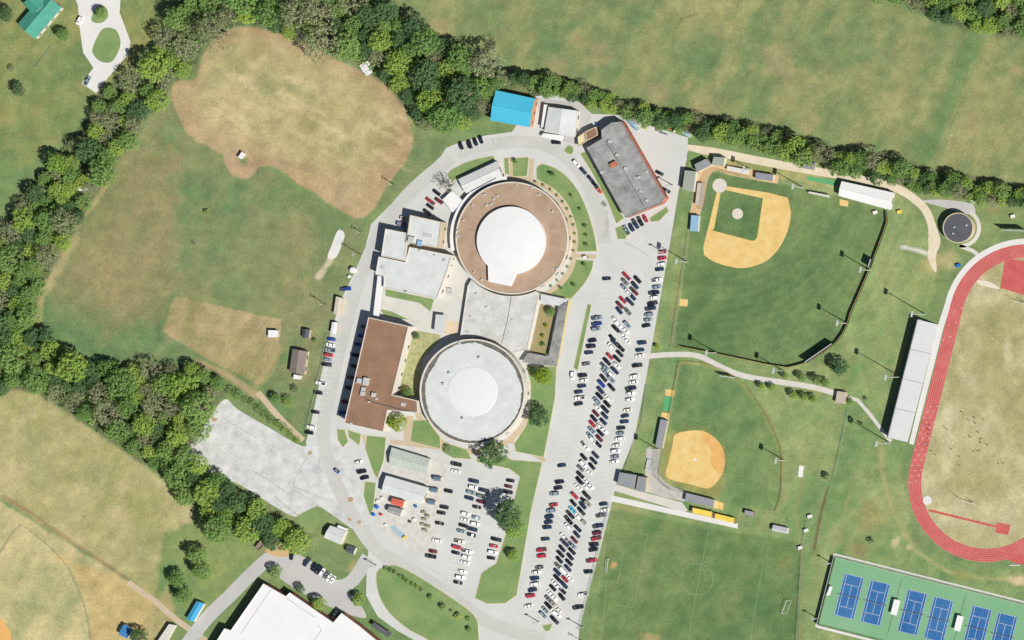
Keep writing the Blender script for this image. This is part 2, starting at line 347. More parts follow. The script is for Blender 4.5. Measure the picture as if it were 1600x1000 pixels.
paint([(1360, 300), (1450, 300), (1540, 330), (1600, 345), (1600, 330), (1480, 300), (1400, 285)], (120, 160, 84), (150, 150, 100), 6, 4, op=0.7)
# infield of the running track
T_A = (-0.2425, 0.9702); T_N = (0.9702, 0.2425); T_C1 = (1541.6, 755.5); T_L = 259.0
T_C0 = (T_C1[0] - T_A[0] * T_L, T_C1[1] - T_A[1] * T_L)
def oval(r, n=28):             # stadium outline in photo pixels
    base = math.degrees(math.atan2(T_N[1], T_N[0]))
    p = [(T_C1[0] + r * math.cos(math.radians(base + 180 * i / n)), T_C1[1] + r * math.sin(math.radians(base + 180 * i / n))) for i in range(n + 1)]
    p += [(T_C0[0] + r * math.cos(math.radians(base + 180 + 180 * i / n)), T_C0[1] + r * math.sin(math.radians(base + 180 + 180 * i / n))) for i in range(n + 1)]
    return p
paint(oval(104), (176, 168, 122), (200, 190, 150), 2, 0.5)
for x, y, r, ry in ((1560, 560, 30, 60), (1590, 650, 30, 50), (1530, 760, 40, 18), (1490, 590, 10, 36), (1580, 500, 34, 26), (1540, 500, 20, 20)): blob(x, y, r, (160, 156, 104), 0.6, ry)
for x, y, r, ry in ((1480, 690, 12, 60), (1545, 470, 34, 10), (1500, 800, 34, 14), (1575, 555, 6, 30)): blob(x, y, r, (212, 200, 162), 0.6, ry)
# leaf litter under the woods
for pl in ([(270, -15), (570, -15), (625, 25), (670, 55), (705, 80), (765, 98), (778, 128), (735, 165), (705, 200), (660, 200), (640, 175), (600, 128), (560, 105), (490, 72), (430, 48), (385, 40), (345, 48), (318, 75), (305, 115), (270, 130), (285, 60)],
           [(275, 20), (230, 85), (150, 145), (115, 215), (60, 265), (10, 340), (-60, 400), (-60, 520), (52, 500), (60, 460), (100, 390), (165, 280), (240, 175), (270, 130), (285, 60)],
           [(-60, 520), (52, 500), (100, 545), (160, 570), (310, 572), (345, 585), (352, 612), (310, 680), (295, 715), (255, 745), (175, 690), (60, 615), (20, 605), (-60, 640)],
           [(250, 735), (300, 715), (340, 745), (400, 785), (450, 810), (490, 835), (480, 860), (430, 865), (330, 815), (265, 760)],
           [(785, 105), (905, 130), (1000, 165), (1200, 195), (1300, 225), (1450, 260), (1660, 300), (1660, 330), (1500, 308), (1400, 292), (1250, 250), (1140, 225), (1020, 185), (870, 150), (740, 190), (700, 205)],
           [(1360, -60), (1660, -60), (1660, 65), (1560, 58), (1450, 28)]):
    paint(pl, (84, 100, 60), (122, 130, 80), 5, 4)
me = bpy.data.meshes.new("ground")
nv = NXG * NYG
co = np.zeros((nv, 3), np.float32); co[:, 0] = ((PX - 800) * S).ravel(); co[:, 1] = ((500 - PY) * S).ravel()
idx = np.arange(nv).reshape(NYG, NXG)
q = np.stack([idx[1:, :-1], idx[1:, 1:], idx[:-1, 1:], idx[:-1, :-1]], -1).reshape(-1)
nf = len(q) // 4
me.vertices.add(nv); me.vertices.foreach_set("co", co.ravel())
me.loops.add(len(q)); me.loops.foreach_set("vertex_index", q.astype(np.int32))
me.polygons.add(nf); me.polygons.foreach_set("loop_start", np.arange(0, len(q), 4, dtype=np.int32))
me.update()
ca = me.color_attributes.new("turf", 'FLOAT_COLOR', 'POINT')
rgba = np.ones((nv, 4), np.float32); rgba[:, :3] = COL.reshape(-1, 3); ca.data.foreach_set("color", rgba.ravel())
mg = bpy.data.materials.new("turf_and_soil"); mg.use_nodes = True
n = mg.node_tree; b = n.nodes["Principled BSDF"]; b.inputs["Roughness"].default_value = 0.95; b.inputs["Specular IOR Level"].default_value = 0.1
at_ = n.nodes.new("ShaderNodeAttribute"); at_.attribute_name = "turf"
geo = n.nodes.new("ShaderNodeNewGeometry")
def nz(sc, det, ro=0.6):
    t = n.nodes.new("ShaderNodeTexNoise"); t.inputs["Scale"].default_value = sc; t.inputs["Detail"].default_value = det; t.inputs["Roughness"].default_value = ro
    n.links.new(geo.outputs["Position"], t.inputs["Vector"]); return t.outputs["Fac"]
ma = n.nodes.new("ShaderNodeMath"); ma.operation = 'ADD'; n.links.new(nz(0.11, 8, 0.7), ma.inputs[0]); n.links.new(nz(0.9, 5, 0.7), ma.inputs[1])
mr = n.nodes.new("ShaderNodeMapRange"); mr.inputs[1].default_value = 0.65; mr.inputs[2].default_value = 1.35; mr.inputs[3].default_value = 0.66; mr.inputs[4].default_value = 1.36
n.links.new(ma.outputs[0], mr.inputs[0])
vm = n.nodes.new("ShaderNodeVectorMath"); vm.operation = 'SCALE'
tw = n.nodes.new("ShaderNodeMix"); tw.data_type = 'RGBA'; tw.blend_type = 'MULTIPLY'; tw.inputs[7].default_value = (1.09, 1.06, 1.05, 1)
mt = n.nodes.new("ShaderNodeMapRange"); mt.inputs[1].default_value = 0.48; mt.inputs[2].default_value = 0.66; n.links.new(nz(0.055, 9, 0.72), mt.inputs[0])
n.links.new(mt.outputs[0], tw.inputs[0]); n.links.new(at_.outputs["Color"], tw.inputs[6])
n.links.new(tw.outputs[2], vm.inputs[0]); n.links.new(mr.outputs[0], vm.inputs["Scale"]); n.links.new(vm.outputs[0], b.inputs["Base Color"])
me.materials.append(mg)
ground = bpy.data.objects.new("ground", me); col.objects.link(ground); ground["kind"] = "structure"

# ------------------------------------------------------------------ pavements, roads, paths
pav = struct("pavement", MB().sheet(gp([(697, 231), (720, 222), (757, 212), (800, 206), (838, 150), (870, 148), (905, 160), (925, 178), (985, 180), (1010, 195), (1075, 215), (1073, 250), (1060, 300), (1052, 350), (1040, 420), (1022, 520), (1008, 600), (990, 690), (966, 745), (955, 790), (940, 850), (921, 920), (905, 985), (898, 1080), (700, 1080), (665, 1010), (620, 985), (590, 963), (572, 930), (573, 890), (576, 858), (566, 834), (540, 815), (490, 780), (478, 690), (484, 670), (499, 600), (514, 530), (532, 470), (553, 428), (570, 390), (580, 350), (640, 290), (690, 243)]), 0.03), M_asphalt)
struct("gravel_lot", MB().sheet(gp(smooth([(290, 712), (322, 662), (350, 624), (372, 640), (420, 668), (472, 697), (490, 690), (530, 700), (556, 750), (578, 830), (560, 832), (502, 793), (488, 796), (464, 808), (430, 792), (380, 760), (330, 738)], 4)), 0.045), M_gravel)
struct("service_lane", MB().strip(gp(smooth([(575, 870), (545, 912), (500, 912), (455, 882), (425, 872), (400, 890), (360, 930), (320, 970), (275, 1030)], 5, False)), 7.5, 0.05), M_asphalt_dark)
struct("car_park", MB().sheet(gp(smooth([(425, 860), (470, 868), (510, 893), (532, 915), (560, 940), (572, 965), (545, 960), (520, 950), (470, 925), (432, 900), (415, 885)], 4)), 0.06), M_asphalt_dark)
struct("driveway", MB().sheet(gp([(105, -30), (190, -30), (187, 20), (204, 65), (200, 85), (170, 120), (150, 146), (128, 130), (146, 106), (130, 82), (124, 40), (122, 8)]), 0.04), M_white_conc)
for nm, pl in (("drive_lawn", smooth([(145, 75), (160, 46), (180, 46), (188, 62), (186, 78), (175, 96), (160, 97), (148, 88)], 5)), ("drive_lawn", smooth([(143, 32), (150, 12), (160, 8), (168, 16), (168, 28), (157, 36)], 5))):
    struct(nm, MB().prism(gp(pl), 0, 0.12), M_lawn)
struct("farm_track", MB().strip(gp(smooth([(1074, 232), (1120, 238), (1180, 250), (1260, 265), (1330, 277), (1395, 292), (1430, 312), (1450, 335), (1460, 375), (1456, 400), (1462, 425)], 5, False)), [4.5] * 38 + [5, 6, 7, 6.5, 6, 5, 5, 5, 4, 3.5, 3, 2, 1][:13], 0.037), mat("farm_track_gravel", A(222, 206, 176), c2=A(236, 226, 204), scale=0.2))
struct("field_path", MB().strip(gp(smooth([(1008, 557), (1050, 554), (1090, 556), (1130, 575), (1165, 588), (1220, 597), (1270, 605), (1310, 616)], 5, False)), 3.0, 0.037), M_conc)
struct("field_path", MB().strip(gp([(1315, 618), (1340, 625), (1360, 648), (1375, 668), (1392, 690)]), 2.0, 0.035), M_conc)
struct("dirt_lane", MB().strip(gp(smooth([(403, 613), (430, 645), (452, 668), (474, 688)], 5, False)), 3.2, 0.037), M_tanpath)
struct("dirt_lane", MB().strip(gp(smooth([(200, 910), (240, 938), (275, 968), (320, 1000), (340, 1020)], 5, False)), 3.2, 0.03), M_tanpath)
struct("concrete_walk", MB().sheet(gp([(956, 774), (1153, 818), (1153, 826), (954, 783)]), 0.035), M_white_conc)
struct("concrete_walk", MB().sheet(gp([(962, 757), (1008, 770), (1066, 785), (1075, 798), (1068, 800), (958, 766)]), 0.04), M_conc)
struct("softball_plaza", MB().sheet(gp([(1010, 701), (1033, 702), (1027, 738), (1040, 755), (1072, 769), (1070, 784), (1030, 775), (1010, 768), (1008, 738)]), 0.03), mat("plaza_concrete", A(178, 176, 170), c2=A(212, 208, 200), scale=0.25))
struct("baseball_apron", MB().strip(gp([(1085, 338), (1090, 318), (1096, 284), (1101, 272), (1110, 264), (1122, 260), (1140, 265), (1172, 272), (1216, 281)]), [5.5, 6.5, 7, 6, 4.5, 4.5, 6, 5.5, 4.5], 0.03), mat("apron_dirt", A(206, 176, 132), c2=A(222, 196, 150), scale=0.25))
struct("old_slab", MB().sheet(gp(smooth([(528, 360), (538, 364), (536, 378), (525, 402), (512, 402), (518, 384)], 4)), 0.03), M_white_conc)
# long drive: darker wheel lanes and the pale tarmac by the eastern edge
struct("service_yard", MB().sheet(gp([(838, 152), (905, 162), (925, 180), (912, 214), (900, 226), (862, 216), (846, 206)]), 0.04), M_asphalt_dark)
struct("school_yard", MB().sheet(gp([(606, 688), (660, 700), (702, 716), (700, 745), (690, 800), (680, 870), (640, 860), (585, 825), (590, 770), (600, 735)]), 0.05), mat("yard_concrete", A(196, 195, 188), c2=A(228, 226, 220), scale=0.3))
struct("inner_yard", MB().sheet(gp([(640, 384), (714, 396), (735, 440), (735, 540), (690, 545), (600, 500), (588, 470), (600, 430)]), 0.05), mat("yard_slab", A(206, 206, 198), c2=A(226, 224, 216), scale=0.15))

struct("dirt_patch", MB().sheet(gp(smooth([(416, 858), (430, 849), (448, 853), (458, 864), (446, 870), (425, 868)], 4)), 0.066), mat("orange_dirt", A(222, 176, 128), c2=A(206, 184, 140), scale=0.4))
# worn seams, tar lines and patches in the paving
M_seal = mat("tar_seam", A(172, 171, 166), c2=A(214, 212, 207), scale=0.5)
sm0 = MB()
for i, (a, wd) in enumerate((([(458, 758), (466, 738), (480, 715), (487, 704)], 0.9), ([(456, 760), (480, 768), (512, 782)], 1.0), ([(455, 775), (420, 750), (380, 728), (340, 700)], 0.8), ([(470, 808), (446, 790), (430, 776)], 1.4), ([(502, 792), (470, 772), (455, 762)], 0.7), ([(500, 715), (496, 742)], 0.6), ([(430, 700), (380, 672), (345, 650)], 0.6), ([(350, 735), (320, 722)], 0.8), ([(1022, 372), (1000, 385), (985, 378)], 0.0), ([(975, 378), (995, 388), (1012, 400)], 1.3), ([(948, 330), (950, 365)], 3.0), ([(948, 345), (946, 372)], 2.0), ([(600, 890), (650, 880), (700, 905)], 0.5), ([(560, 520), (545, 580), (530, 650)], 0.5))):
    if wd: sm0.strip(gp(smooth(a, 4, False)), [wd * rng.uniform(0.15, 1.0) for _ in range(4 * (len(a) - 1) + 1)], 0.062 + 0.0015 * i)
sm0.build("tar_seam", M_seal, pav)
M_rust = mat("rusty_stain", A(196, 172, 138), c2=A(170, 150, 126), scale=0.6)
for k_, (x_, y_, r_) in enumerate(((548, 780, 6), (546, 811, 4), (562, 816, 4), (335, 655, 5), (484, 708, 5))):
    MB().sheet(gp(smooth([(x_ + r_ * rng.uniform(0.5, 1.1) * math.cos(q), y_ + r_ * rng.uniform(0.4, 0.9) * math.sin(q)) for q in (0, 1, 2, 3, 4, 5)], 3)), 0.066).build("stain", M_rust, pav)
# lawns with raised kerbs
def lawn(pts, sm=0, kerb=True, m=None):
    p = smooth(pts, sm) if sm else pts
    p = ccw(gp(p))
    o = struct("lawn", MB().prism(offset(p, -0.3), 0.0, 0.17), m or M_lawn)
    if kerb: MB().prism(p, 0.0, 0.14).build("kerb", M_kerb, o)
    return o
lawn([(800, 247), (827, 245), (824, 276), (801, 276)])
lawn([(787, 247), (795, 246), (797, 274), (789, 272)])
lawn(smooth([(838, 262), (850, 256), (880, 270), (905, 300), (922, 340), (931, 375), (933, 393)], 6, False) + smooth([(901, 394), (902, 365), (890, 326), (868, 298), (838, 280)], 6, False))
lawn(smooth([(928, 407), (925, 422), (914, 443), (892, 468)], 6, False) + smooth([(858, 459), (878, 446), (893, 426), (900, 405)], 6, False))
lawn([(918, 474), (925, 476), (903, 580), (896, 575)])
struct("drive_patch", MB().strip(gp(smooth([(715, 240), (745, 229), (800, 222), (850, 226), (890, 250), (920, 290), (938, 340), (945, 380)], 6, False)), 7.0, 0.042), mat("drive_asphalt", A(194, 195, 190), c2=A(210, 211, 206), scale=0.08))
struct("west_drive", MB().strip(gp(smooth([(706, 246), (650, 292), (605, 345), (572, 410), (548, 480), (532, 540), (516, 610), (505, 680), (520, 740), (548, 800), (590, 860), (650, 895), (715, 940), (770, 975), (850, 1000)], 6, False)), 7.5, 0.048), MATS["drive_asphalt"])
lawn(smooth([(706, 285), (700, 270), (720, 257), (745, 248), (772, 243)], 5, False) + [(774, 250), (716, 279)])
lawn([(822, 570), (870, 573), (868, 620), (857, 680), (850, 715), (806, 706), (803, 694), (822, 665), (828, 640), (829, 600)])
lawn([(745, 716), (790, 712), (800, 718), (848, 722), (830, 800), (808, 930), (790, 943), (762, 944), (742, 935), (752, 895), (775, 880), (790, 835), (812, 745), (796, 733), (745, 722)])
lawn([(588, 895), (605, 884), (625, 885), (665, 907), (715, 940), (742, 962), (748, 985), (745, 1040), (700, 1040), (672, 1003), (640, 985), (610, 960), (592, 930)], 3)
lawn([(526, 670), (539, 671), (545, 690), (536, 700), (528, 688)])
lawn([(543, 671), (565, 678), (562, 697), (545, 684)])
lawn([(573, 680), (604, 683), (600, 720), (590, 748), (584, 740), (570, 700)])
lawn([(645, 656), (668, 656), (688, 682), (689, 702), (641, 690)])
lawn([(692, 690), (730, 702), (738, 718), (708, 716), (690, 706)])
lawn([(570, 752), (588, 754), (584, 795), (578, 806), (568, 775)])
lawn([(602, 451), (679, 467), (673, 488), (655, 474), (602, 463)], 0, False)
lawn([(593, 482), (612, 486), (640, 500), (600, 494)], 0, False)
lawn([(640, 514), (690, 523), (686, 535), (662, 560), (655, 600), (655, 622), (618, 615)], 0, False, mat("garden_bed", A(122, 152, 88), c2=A(214, 196, 154), scale=0.5))
lawn([(906, 240), (915, 236), (930, 262), (950, 297), (976, 341), (963, 350), (948, 312), (925, 270)])
lawn([(961, 356), (972, 352), (982, 362), (978, 374), (965, 374)])
lawn([(1014, 341), (1042, 322), (1046, 330), (1030, 346), (1017, 347)])
lawn([(881, 236), (889, 226), (897, 232), (893, 242)], 2)
lawn([(846, 977), (864, 974), (860, 986), (852, 987)])
lawn([(463, 806), (490, 792), (502, 800), (500, 815), (490, 835), (470, 830)], 0, False)
lawn([(1075, 234), (1108, 243), (1100, 250), (1082, 258), (1074, 262)], 0, False)
struct("ring_path", MB().strip(gp(smooth([(790, 279), (825, 281), (860, 297), (884, 325), (896, 360), (897, 396), (889, 425), (868, 450), (846, 463)], 5, False)), 2.8, 0.08), M_tanpath)
for z_i, (a, b_, wd) in enumerate((((798.5, 246), (799, 278), 2.0), ((831, 248), (829, 282), 2.6), ((892, 399.5), (932, 401), 2.4), ((800, 690), (852, 720), 2.2), ((610, 690), (690, 700), 2.4), ((640, 650), (636, 690), 4.0), ((568, 680), (590, 748), 1.8), ((822, 598), (835, 600), 1.5))):
    struct("foot_path", MB().strip(gp([a, b_]), wd, 0.085 + 0.004 * z_i), M_tanpath)
ringc = circ(740, 613, 93, 20, 160, 24)
struct("ring_path", MB().strip(gp(ringc), 3.2, 0.08), M_tanpath)
struct("yellow_kerb", MB().strip(gp([(893, 462), (884, 500), (876, 545), (868, 580)]), 1.6, 0.13), mat("kerb_yellow", A(232, 214, 160), var=0.06))
# painted parking lines: thin stripes on the tarmac
pl_ = MB()
def stalls(p0, p1, nst, dv, ln):
    for i in range(nst + 1):
        x = p0[0] + (p1[0] - p0[0]) * i / nst; y = p0[1] + (p1[1] - p0[1]) * i / nst
        pl_.strip(gp([(x, y), (x + dv[0] * ln, y + dv[1] * ln)]), 0.2, 0.06)
stalls((957, 428), (818, 962), 64, (-0.97, 0.22), 15)
stalls((1038, 392), (905, 950), 66, (-0.97, 0.22), 15)
stalls((984, 424), (845, 962), 62, (-0.68, -0.73), 15); stalls((984, 424), (845, 962), 62, (0.68, 0.73), 15)
stalls((706, 720), (665, 870), 17, (0.97, 0.2), 15); stalls((748, 750), (712, 912), 19, (0.97, 0.2), 15); stalls((748, 750), (712, 912), 19, (-0.97, -0.2), 15); stalls((806, 746), (772, 878), 14, (-0.97, -0.2), 15)
stalls((522, 525), (480, 690), 19, (0.98, 0.16), 15); stalls((538, 690), (566, 752), 7, (0.85, 0.5), 14)
stalls((712, 226), (772, 210), 7, (0.25, 0.97), 14)
o = pl_.build("parking_line", M_paint, pav); o["kind"] = "stuff"

# ------------------------------------------------------------------ running track
trk = struct("running_track", MB().band(gp(oval(122.7) + oval(122.7)[:1]), gp(oval(102) + oval(102)[:1]), 0.06), M_track)
ln = MB()
for i in range(7):
    r = 102.4 + i * (20 / 6.0); ln.band(gp(oval(r + 0.18) + oval(r + 0.18)[:1]), gp(oval(r - 0.14) + oval(r - 0.14)[:1]), 0.075)
rr = random.Random(5)
for (t0, t1, side) in ((-1.0, 0.26, 0), (0.62, 1.12, 0)):
    k = 0
    for lane in range(6):
        for q_ in range(5):
            t = t0 + (t1 - t0) * (q_ + (lane * 0.37) % 1) / 5
            if t < 0 and lane > 3: continue
            r = 103.8 + lane * 3.33
            if 0 <= t <= 1: p = (T_C0[0] + T_A[0] * T_L * t - T_N[0] * r, T_C0[1] + T_A[1] * T_L * t - T_N[1] * r)
            elif t < 0: continue
            else:
                an = math.atan2(-T_N[1], -T_N[0]) - (t - 1) * 2.2; p = (T_C1[0] + r * math.cos(an), T_C1[1] + r * math.sin(an))
            x, y = G(*p); ln.box(x, y, 0.06, 1.0, 0.5, 0.016, 0.25)
o = ln.build("lane_line", M_lane, trk); o["kind"] = "stuff"
struct("track_apron", MB().strip(gp([(T_C0[0] + 127 * math.cos(math.radians(a)), T_C0[1] + 127 * math.sin(math.radians(a))) for a in range(285, 193, -4)] + [(1481, 476), (1470, 510), (1455, 570), (1440, 630), (1424, 694)]), [3.2] * 23 + [3.4, 3.4, 3.2, 3.0, 2.6], 0.045), M_white_conc)
struct("jump_apron", MB().sheet(gp([(1571, 403), (1660, 418), (1660, 478), (1600, 461), (1563, 450)]), 0.07), M_track)
jr = struct("jump_runway", MB().strip(gp([(1451, 797), (1557, 823)]), 1.3, 0.05), M_track)
MB().sheet(gp([(1558, 816), (1579, 820), (1575, 836), (1555, 832)]), 0.055).build("landing_pad", M_track, jr)
struct("track_chute", MB().sheet(gp([(1569, 872), (1600, 840), (1640, 860), (1640, 885), (1590, 881)]), 0.052), M_track)
struct("sand_pit", MB().sheet(gp(smooth([(1527, 438), (1545, 440), (1562, 450), (1555, 451), (1532, 445)], 4)), 0.04), mat("pale_sand", A(232, 222, 204), var=0.05))
struct("shot_circle", MB().prism(gp(circ(1449, 782, 7, n=20)), 0.0, 0.08), M_white_conc)

# ------------------------------------------------------------------ ball diamonds
inf = struct("baseball_infield", MB().sheet(gp([(1120, 300), (1126, 302), (1116, 356), (1113, 360), (1174, 376), (1179, 376), (1183, 371), (1192, 310), (1134, 297), (1136, 291), (1200, 301), (1231, 309)] + smooth([(1236, 332), (1232, 357), (1219, 385), (1201, 405), (1180, 415), (1157, 419), (1130, 414), (1112, 407), (1100, 398)], 6, False) + [(1099, 385), (1108, 350)]), 0.03), M_dirt)
struct("home_plate_circle", MB().sheet(gp(circ(1124.5, 290, 11.2, n=28)), 0.04), mat("pale_clay", A(214, 206, 196), c2=A(226, 218, 210), scale=0.4))
struct("pitcher_mound", MB().prism(gp(circ(1152.5, 334, 8.5, n=24)), 0.0, 0.2), mat("pale_clay_mound", A(214, 208, 200), c2=A(232, 220, 200), scale=0.5))
sfi = struct("softball_infield", MB().sheet(gp(smooth([(1055, 679), (1077, 673), (1100, 674), (1120, 687), (1131, 706), (1132, 728), (1126, 745), (1108, 763), (1080, 757), (1050, 750), (1040, 742), (1045, 720), (1051, 695)], 4)), 0.03), M_dirt)
MB().sheet(gp(smooth([(1094, 681), (1104, 677), (1120, 688), (1131, 706), (1132, 728), (1126, 740), (1116, 734), (1110, 720), (1112, 706), (1104, 694)], 4)), 0.04).build("red_clay_patch", M_dirt_red, sfi)
MB().sheet(gp(circ(1086, 718, 2.2, n=14)), 0.045).build("pitcher_spot", M_paint, sfi)
struct("softball_infield", MB().sheet(gp([(-60, 952), (-10, 960), (8, 972), (17, 990), (18, 1010), (10, 1040), (-60, 1040)]), 0.03), M_dirt_red)
# soccer markings
sm_ = MB()
for a in ([(1108, 826), (1085, 940), (1075, 1010)], [(975, 860), (965, 912)], [(1012, 836), (990, 950)], [(1192, 880), (1172, 1000)], [(948, 905), (940, 1000)], [(965, 912), (950, 908)], [(990, 950), (960, 944)], [(975, 862), (958, 858)], [(1012, 836), (985, 830)]):
    sm_.strip(gp(a), 0.2, 0.02)
sm_.strip(gp(circ(1089, 905, 25, n=30) + circ(1089, 905, 25, n=30)[:1]), 0.2, 0.02)
struct("pitch_line", sm_, M_paint_faint)
struct("green_turf_strip", MB().sheet(gp([(1262, 275), (1309, 283), (1307, 291), (1260, 281)]), 0.03), M_green_turf)
struct("bullpen_dirt", MB().sheet(gp([(1312, 311), (1326, 314), (1325, 323), (1312, 321)]), 0.03), M_dirt)
struct("bullpen_dirt", MB().sheet(gp([(1062, 467), (1075, 468), (1074, 479), (1061, 478)]), 0.03), M_dirt)
struct("bullpen_dirt", MB().sheet(gp([(1040, 608), (1055, 610), (1053, 620), (1039, 618)]), 0.03), M_dirt)
struct("bullpen_dirt", MB().sheet(gp([(1034, 644), (1047, 646), (1046, 656), (1033, 654)]), 0.03), M_dirt)
struct("bullpen_turf", MB().sheet(gp([(1039, 619), (1050, 620), (1047, 643), (1036, 642)]), 0.03), M_green_turf)
struct("bullpen_dirt", MB().sheet(gp([(1116, 782), (1131, 786), (1130, 797), (1115, 794)]), 0.03), M_dirt)

# ------------------------------------------------------------------ tennis courts
TU, TV = (0.9695, 0.245), (-0.245, 0.9695)
def T(u, v): return (1306 + TU[0] * u + TV[0] * v, 871 + TU[1] * u + TV[1] * v)
tp = struct("tennis_court_pad", MB().prism(gp([T(0, 0), T(322, 0), T(322, 108), T(0, 108)]), 0.0, 0.06), M_tgreen)
for k, (x, y) in enumerate(((1320, 896), (1361, 906), (1419, 921), (1460, 932), (1520, 946), (1560, 957))):
    def C(a, b_): return G(x + TU[0] * a + TV[0] * b_, y + TU[1] * a + TV[1] * b_)
    ct = MB().sheet([C(-0.6, -0.6), C(31.3, -0.6), C(31.3, 67.3), C(-0.6, 67.3)], 0.072).build("playing_surface", M_tblue, tp)
    l = MB()
    for a in ((0, 0, 0, 66.6), (30.7, 0, 30.7, 66.6), (3.85, 0, 3.85, 66.6), (26.85, 0, 26.85, 66.6), (0, 0, 30.7, 0), (0, 66.6, 30.7, 66.6), (3.85, 15.4, 26.85, 15.4), (3.85, 51.2, 26.85, 51.2), (15.35, 15.4, 15.35, 51.2)):
        l.strip([C(a[0], a[1]), C(a[2], a[3])], 0.16, 0.08)
    l.build("court_line", M_paint, ct)
    a, b_ = C(-2.5, 33.3), C(33.2, 33.3)
    net = thing("tennis_net", "dark net stretched across a blue tennis court", "tennis net", ((a[0] + b_[0]) / 2, (a[1] + b_[1]) / 2, 0.06), "tennis nets")
    for p in (a, b_): MB().tube((*p, 0.06), (*p, 1.15), 0.05).build("post", M_dkmetal, net)
    d = math.atan2(b_[1] - a[1], b_[0] - a[0]); MB().box((a[0] + b_[0]) / 2, (a[1] + b_[1]) / 2, 0.1, math.hypot(b_[0] - a[0], b_[1] - a[1]), 0.04, 0.9, d).build("netting", M_dkmetal, net)
    MB().box((a[0] + b_[0]) / 2, (a[1] + b_[1]) / 2, 1.0, math.hypot(b_[0] - a[0], b_[1] - a[1]), 0.07, 0.06, d).build("top_band", M_paint, net)

# ------------------------------------------------------------------ buildings
def rp(pts, h): return [at(x, y, h)[:2] for x, y in pts]
def cen(p): return (sum(v[0] for v in p) / len(p), sum(v[1] for v in p) / len(p))
def windows(t, a, b_, z0, z1, n_, wf=0.55, parent=None):
    """glazed openings set 5 cm proud along the wall a-b (outside on the right of a->b)"""
    dx, dy = b_[0] - a[0], b_[1] - a[1]; L = math.hypot(dx, dy); ux, uy = dx / L, dy / L
    for i in range(n_):
        c = (i + 0.5) / n_; wd = L / n_ * wf
        cx, cy = a[0] + dx * c, a[1] + dy * c
        MB().box(cx, cy, z0, wd, 0.12, z1 - z0, math.atan2(uy, ux)).build("window", M_glass, t)
def flat(name, label, pts, h, mw, mr, cat="building", parapet=0.35, group=None, mp=None, wins=True, vents=(), wstep=7.0, wf=0.22):
    p = ccw(rp(pts, h)); c = cen(p)
    t = thing(name, label, cat, (c[0], c[1], 0), group)
    MB().prism(offset(p, -0.12), 0.0, h - 0.25).build("wall", mw, t)
    r = MB().prism(p, h - 0.25, h).build("roof", mr, t)
    if parapet:
        MB().ring(offset(p, 0.06), offset(p, -0.35), h - 0.28, h + parapet).build("parapet", mp or mw, t)
    if wins:
        for i in range(len(p)):
            a, b_ = p[i], p[(i + 1) % len(p)]; L = math.hypot(b_[0] - a[0], b_[1] - a[1])
            nrm = ((b_[1] - a[1]) / L, -(b_[0] - a[0]) / L)
            if L > 6 and (nrm[0] > 0.2 or nrm[1] < -0.6):
                q_ = offset(p, -0.10); windows(t, q_[i], q_[(i + 1) % len(p)], 1.0, min(2.6, h - 0.8), max(2, int(L / wstep)), wf)
    for v in vents:
        x, y, sx, sy, sz = v[:5]; ang = v[5] if len(v) > 5 else -0.2; mm = v[6] if len(v) > 6 else M_metal
        q_ = at(x, y, h + sz); MB().box(q_[0], q_[1], h, sx, sy, sz, ang).build("roof_unit" if max(sx, sy) > 1.6 else "roof_vent", mm, t)
    return t
def gable(name, label, pts, eave, ridge, mw, mr, cat="building", over=0.3, group=None, part=None, wins=True):
    """pts: four roof corners; ridge runs parallel to edge 0-1"""
    P = [Vector(at(x, y, eave)[:2]) for x, y in pts]
    c = sum(P, Vector((0, 0))) / 4
    t = thing(name, label, cat, (c.x, c.y, 0), group) if part is None else part
    w_ = ccw([tuple(c + (v - c) * 0.97) for v in P])
    wall = MB().prism(w_, 0, eave - 0.05); 
    m0, m1 = (P[3] + P[0]) / 2, (P[1] + P[2]) / 2
    k0, k1 = c + (m0 - c) * 0.97, c + (m1 - c) * 0.97
    Q = [c + (v - c) * 0.97 for v in P]
    wall.add([(*Q[3], eave - 0.06), (*Q[0], eave - 0.06), (*k0, ridge - 0.12)], [(0, 1, 2)]); wall.add([(*Q[1], eave - 0.06), (*Q[2], eave - 0.06), (*k1, ridge - 0.12)], [(0, 1, 2)])
    wall.build("wall", mw, t)
    for (a, b_) in ((P[0], P[1]), (P[2], P[3])):
        k_a, k_b = (m0, m1) if a is P[0] else (m1, m0)
        vs_ = [(*a, eave), (*b_, eave), (*k_b, ridge), (*k_a, ridge), (*a, eave - 0.12), (*b_, eave - 0.12), (*k_b, ridge - 0.12), (*k_a, ridge - 0.12)]
        MB().add(vs_, [(0, 1, 2, 3), (7, 6, 5, 4), (0, 4, 5, 1), (1, 5, 6, 2), (3, 2, 6, 7), (0, 3, 7, 4)]).build("roof_slope", mr, t)
    MB().tube((*m0, ridge + 0.02), (*m1, ridge + 0.02), 0.14, n=6).build("ridge_cap", mr, t)
    if wins:
        q_ = w_
        for i in range(4):
            a, b_ = q_[i], q_[(i + 1) % 4]; L = math.hypot(b_[0] - a[0], b_[1] - a[1]); nrm = ((b_[1] - a[1]) / L, -(b_[0] - a[0]) / L)
            if L > 4 and (nrm[0] > 0.3 or nrm[1] < -0.7): windows(t, a, b_, 0.9, min(2.2, eave - 0.4), max(1, int(L / 5)), 0.35)
    return t
def canopy(name, label, pts, h, mr, cat="canopy", group=None, thick=0.2):
    p = ccw(rp(pts, h)); c = cen(p); t = thing(name, label, cat, (c[0], c[1], 0), group)
    MB().prism(p, h - thick, h).build("roof", mr, t)
    for v in offset(p, -0.3): MB().tube((v[0], v[1], 0), (v[0], v[1], h - thick), 0.08).build("post", M_metal, t)
    return t
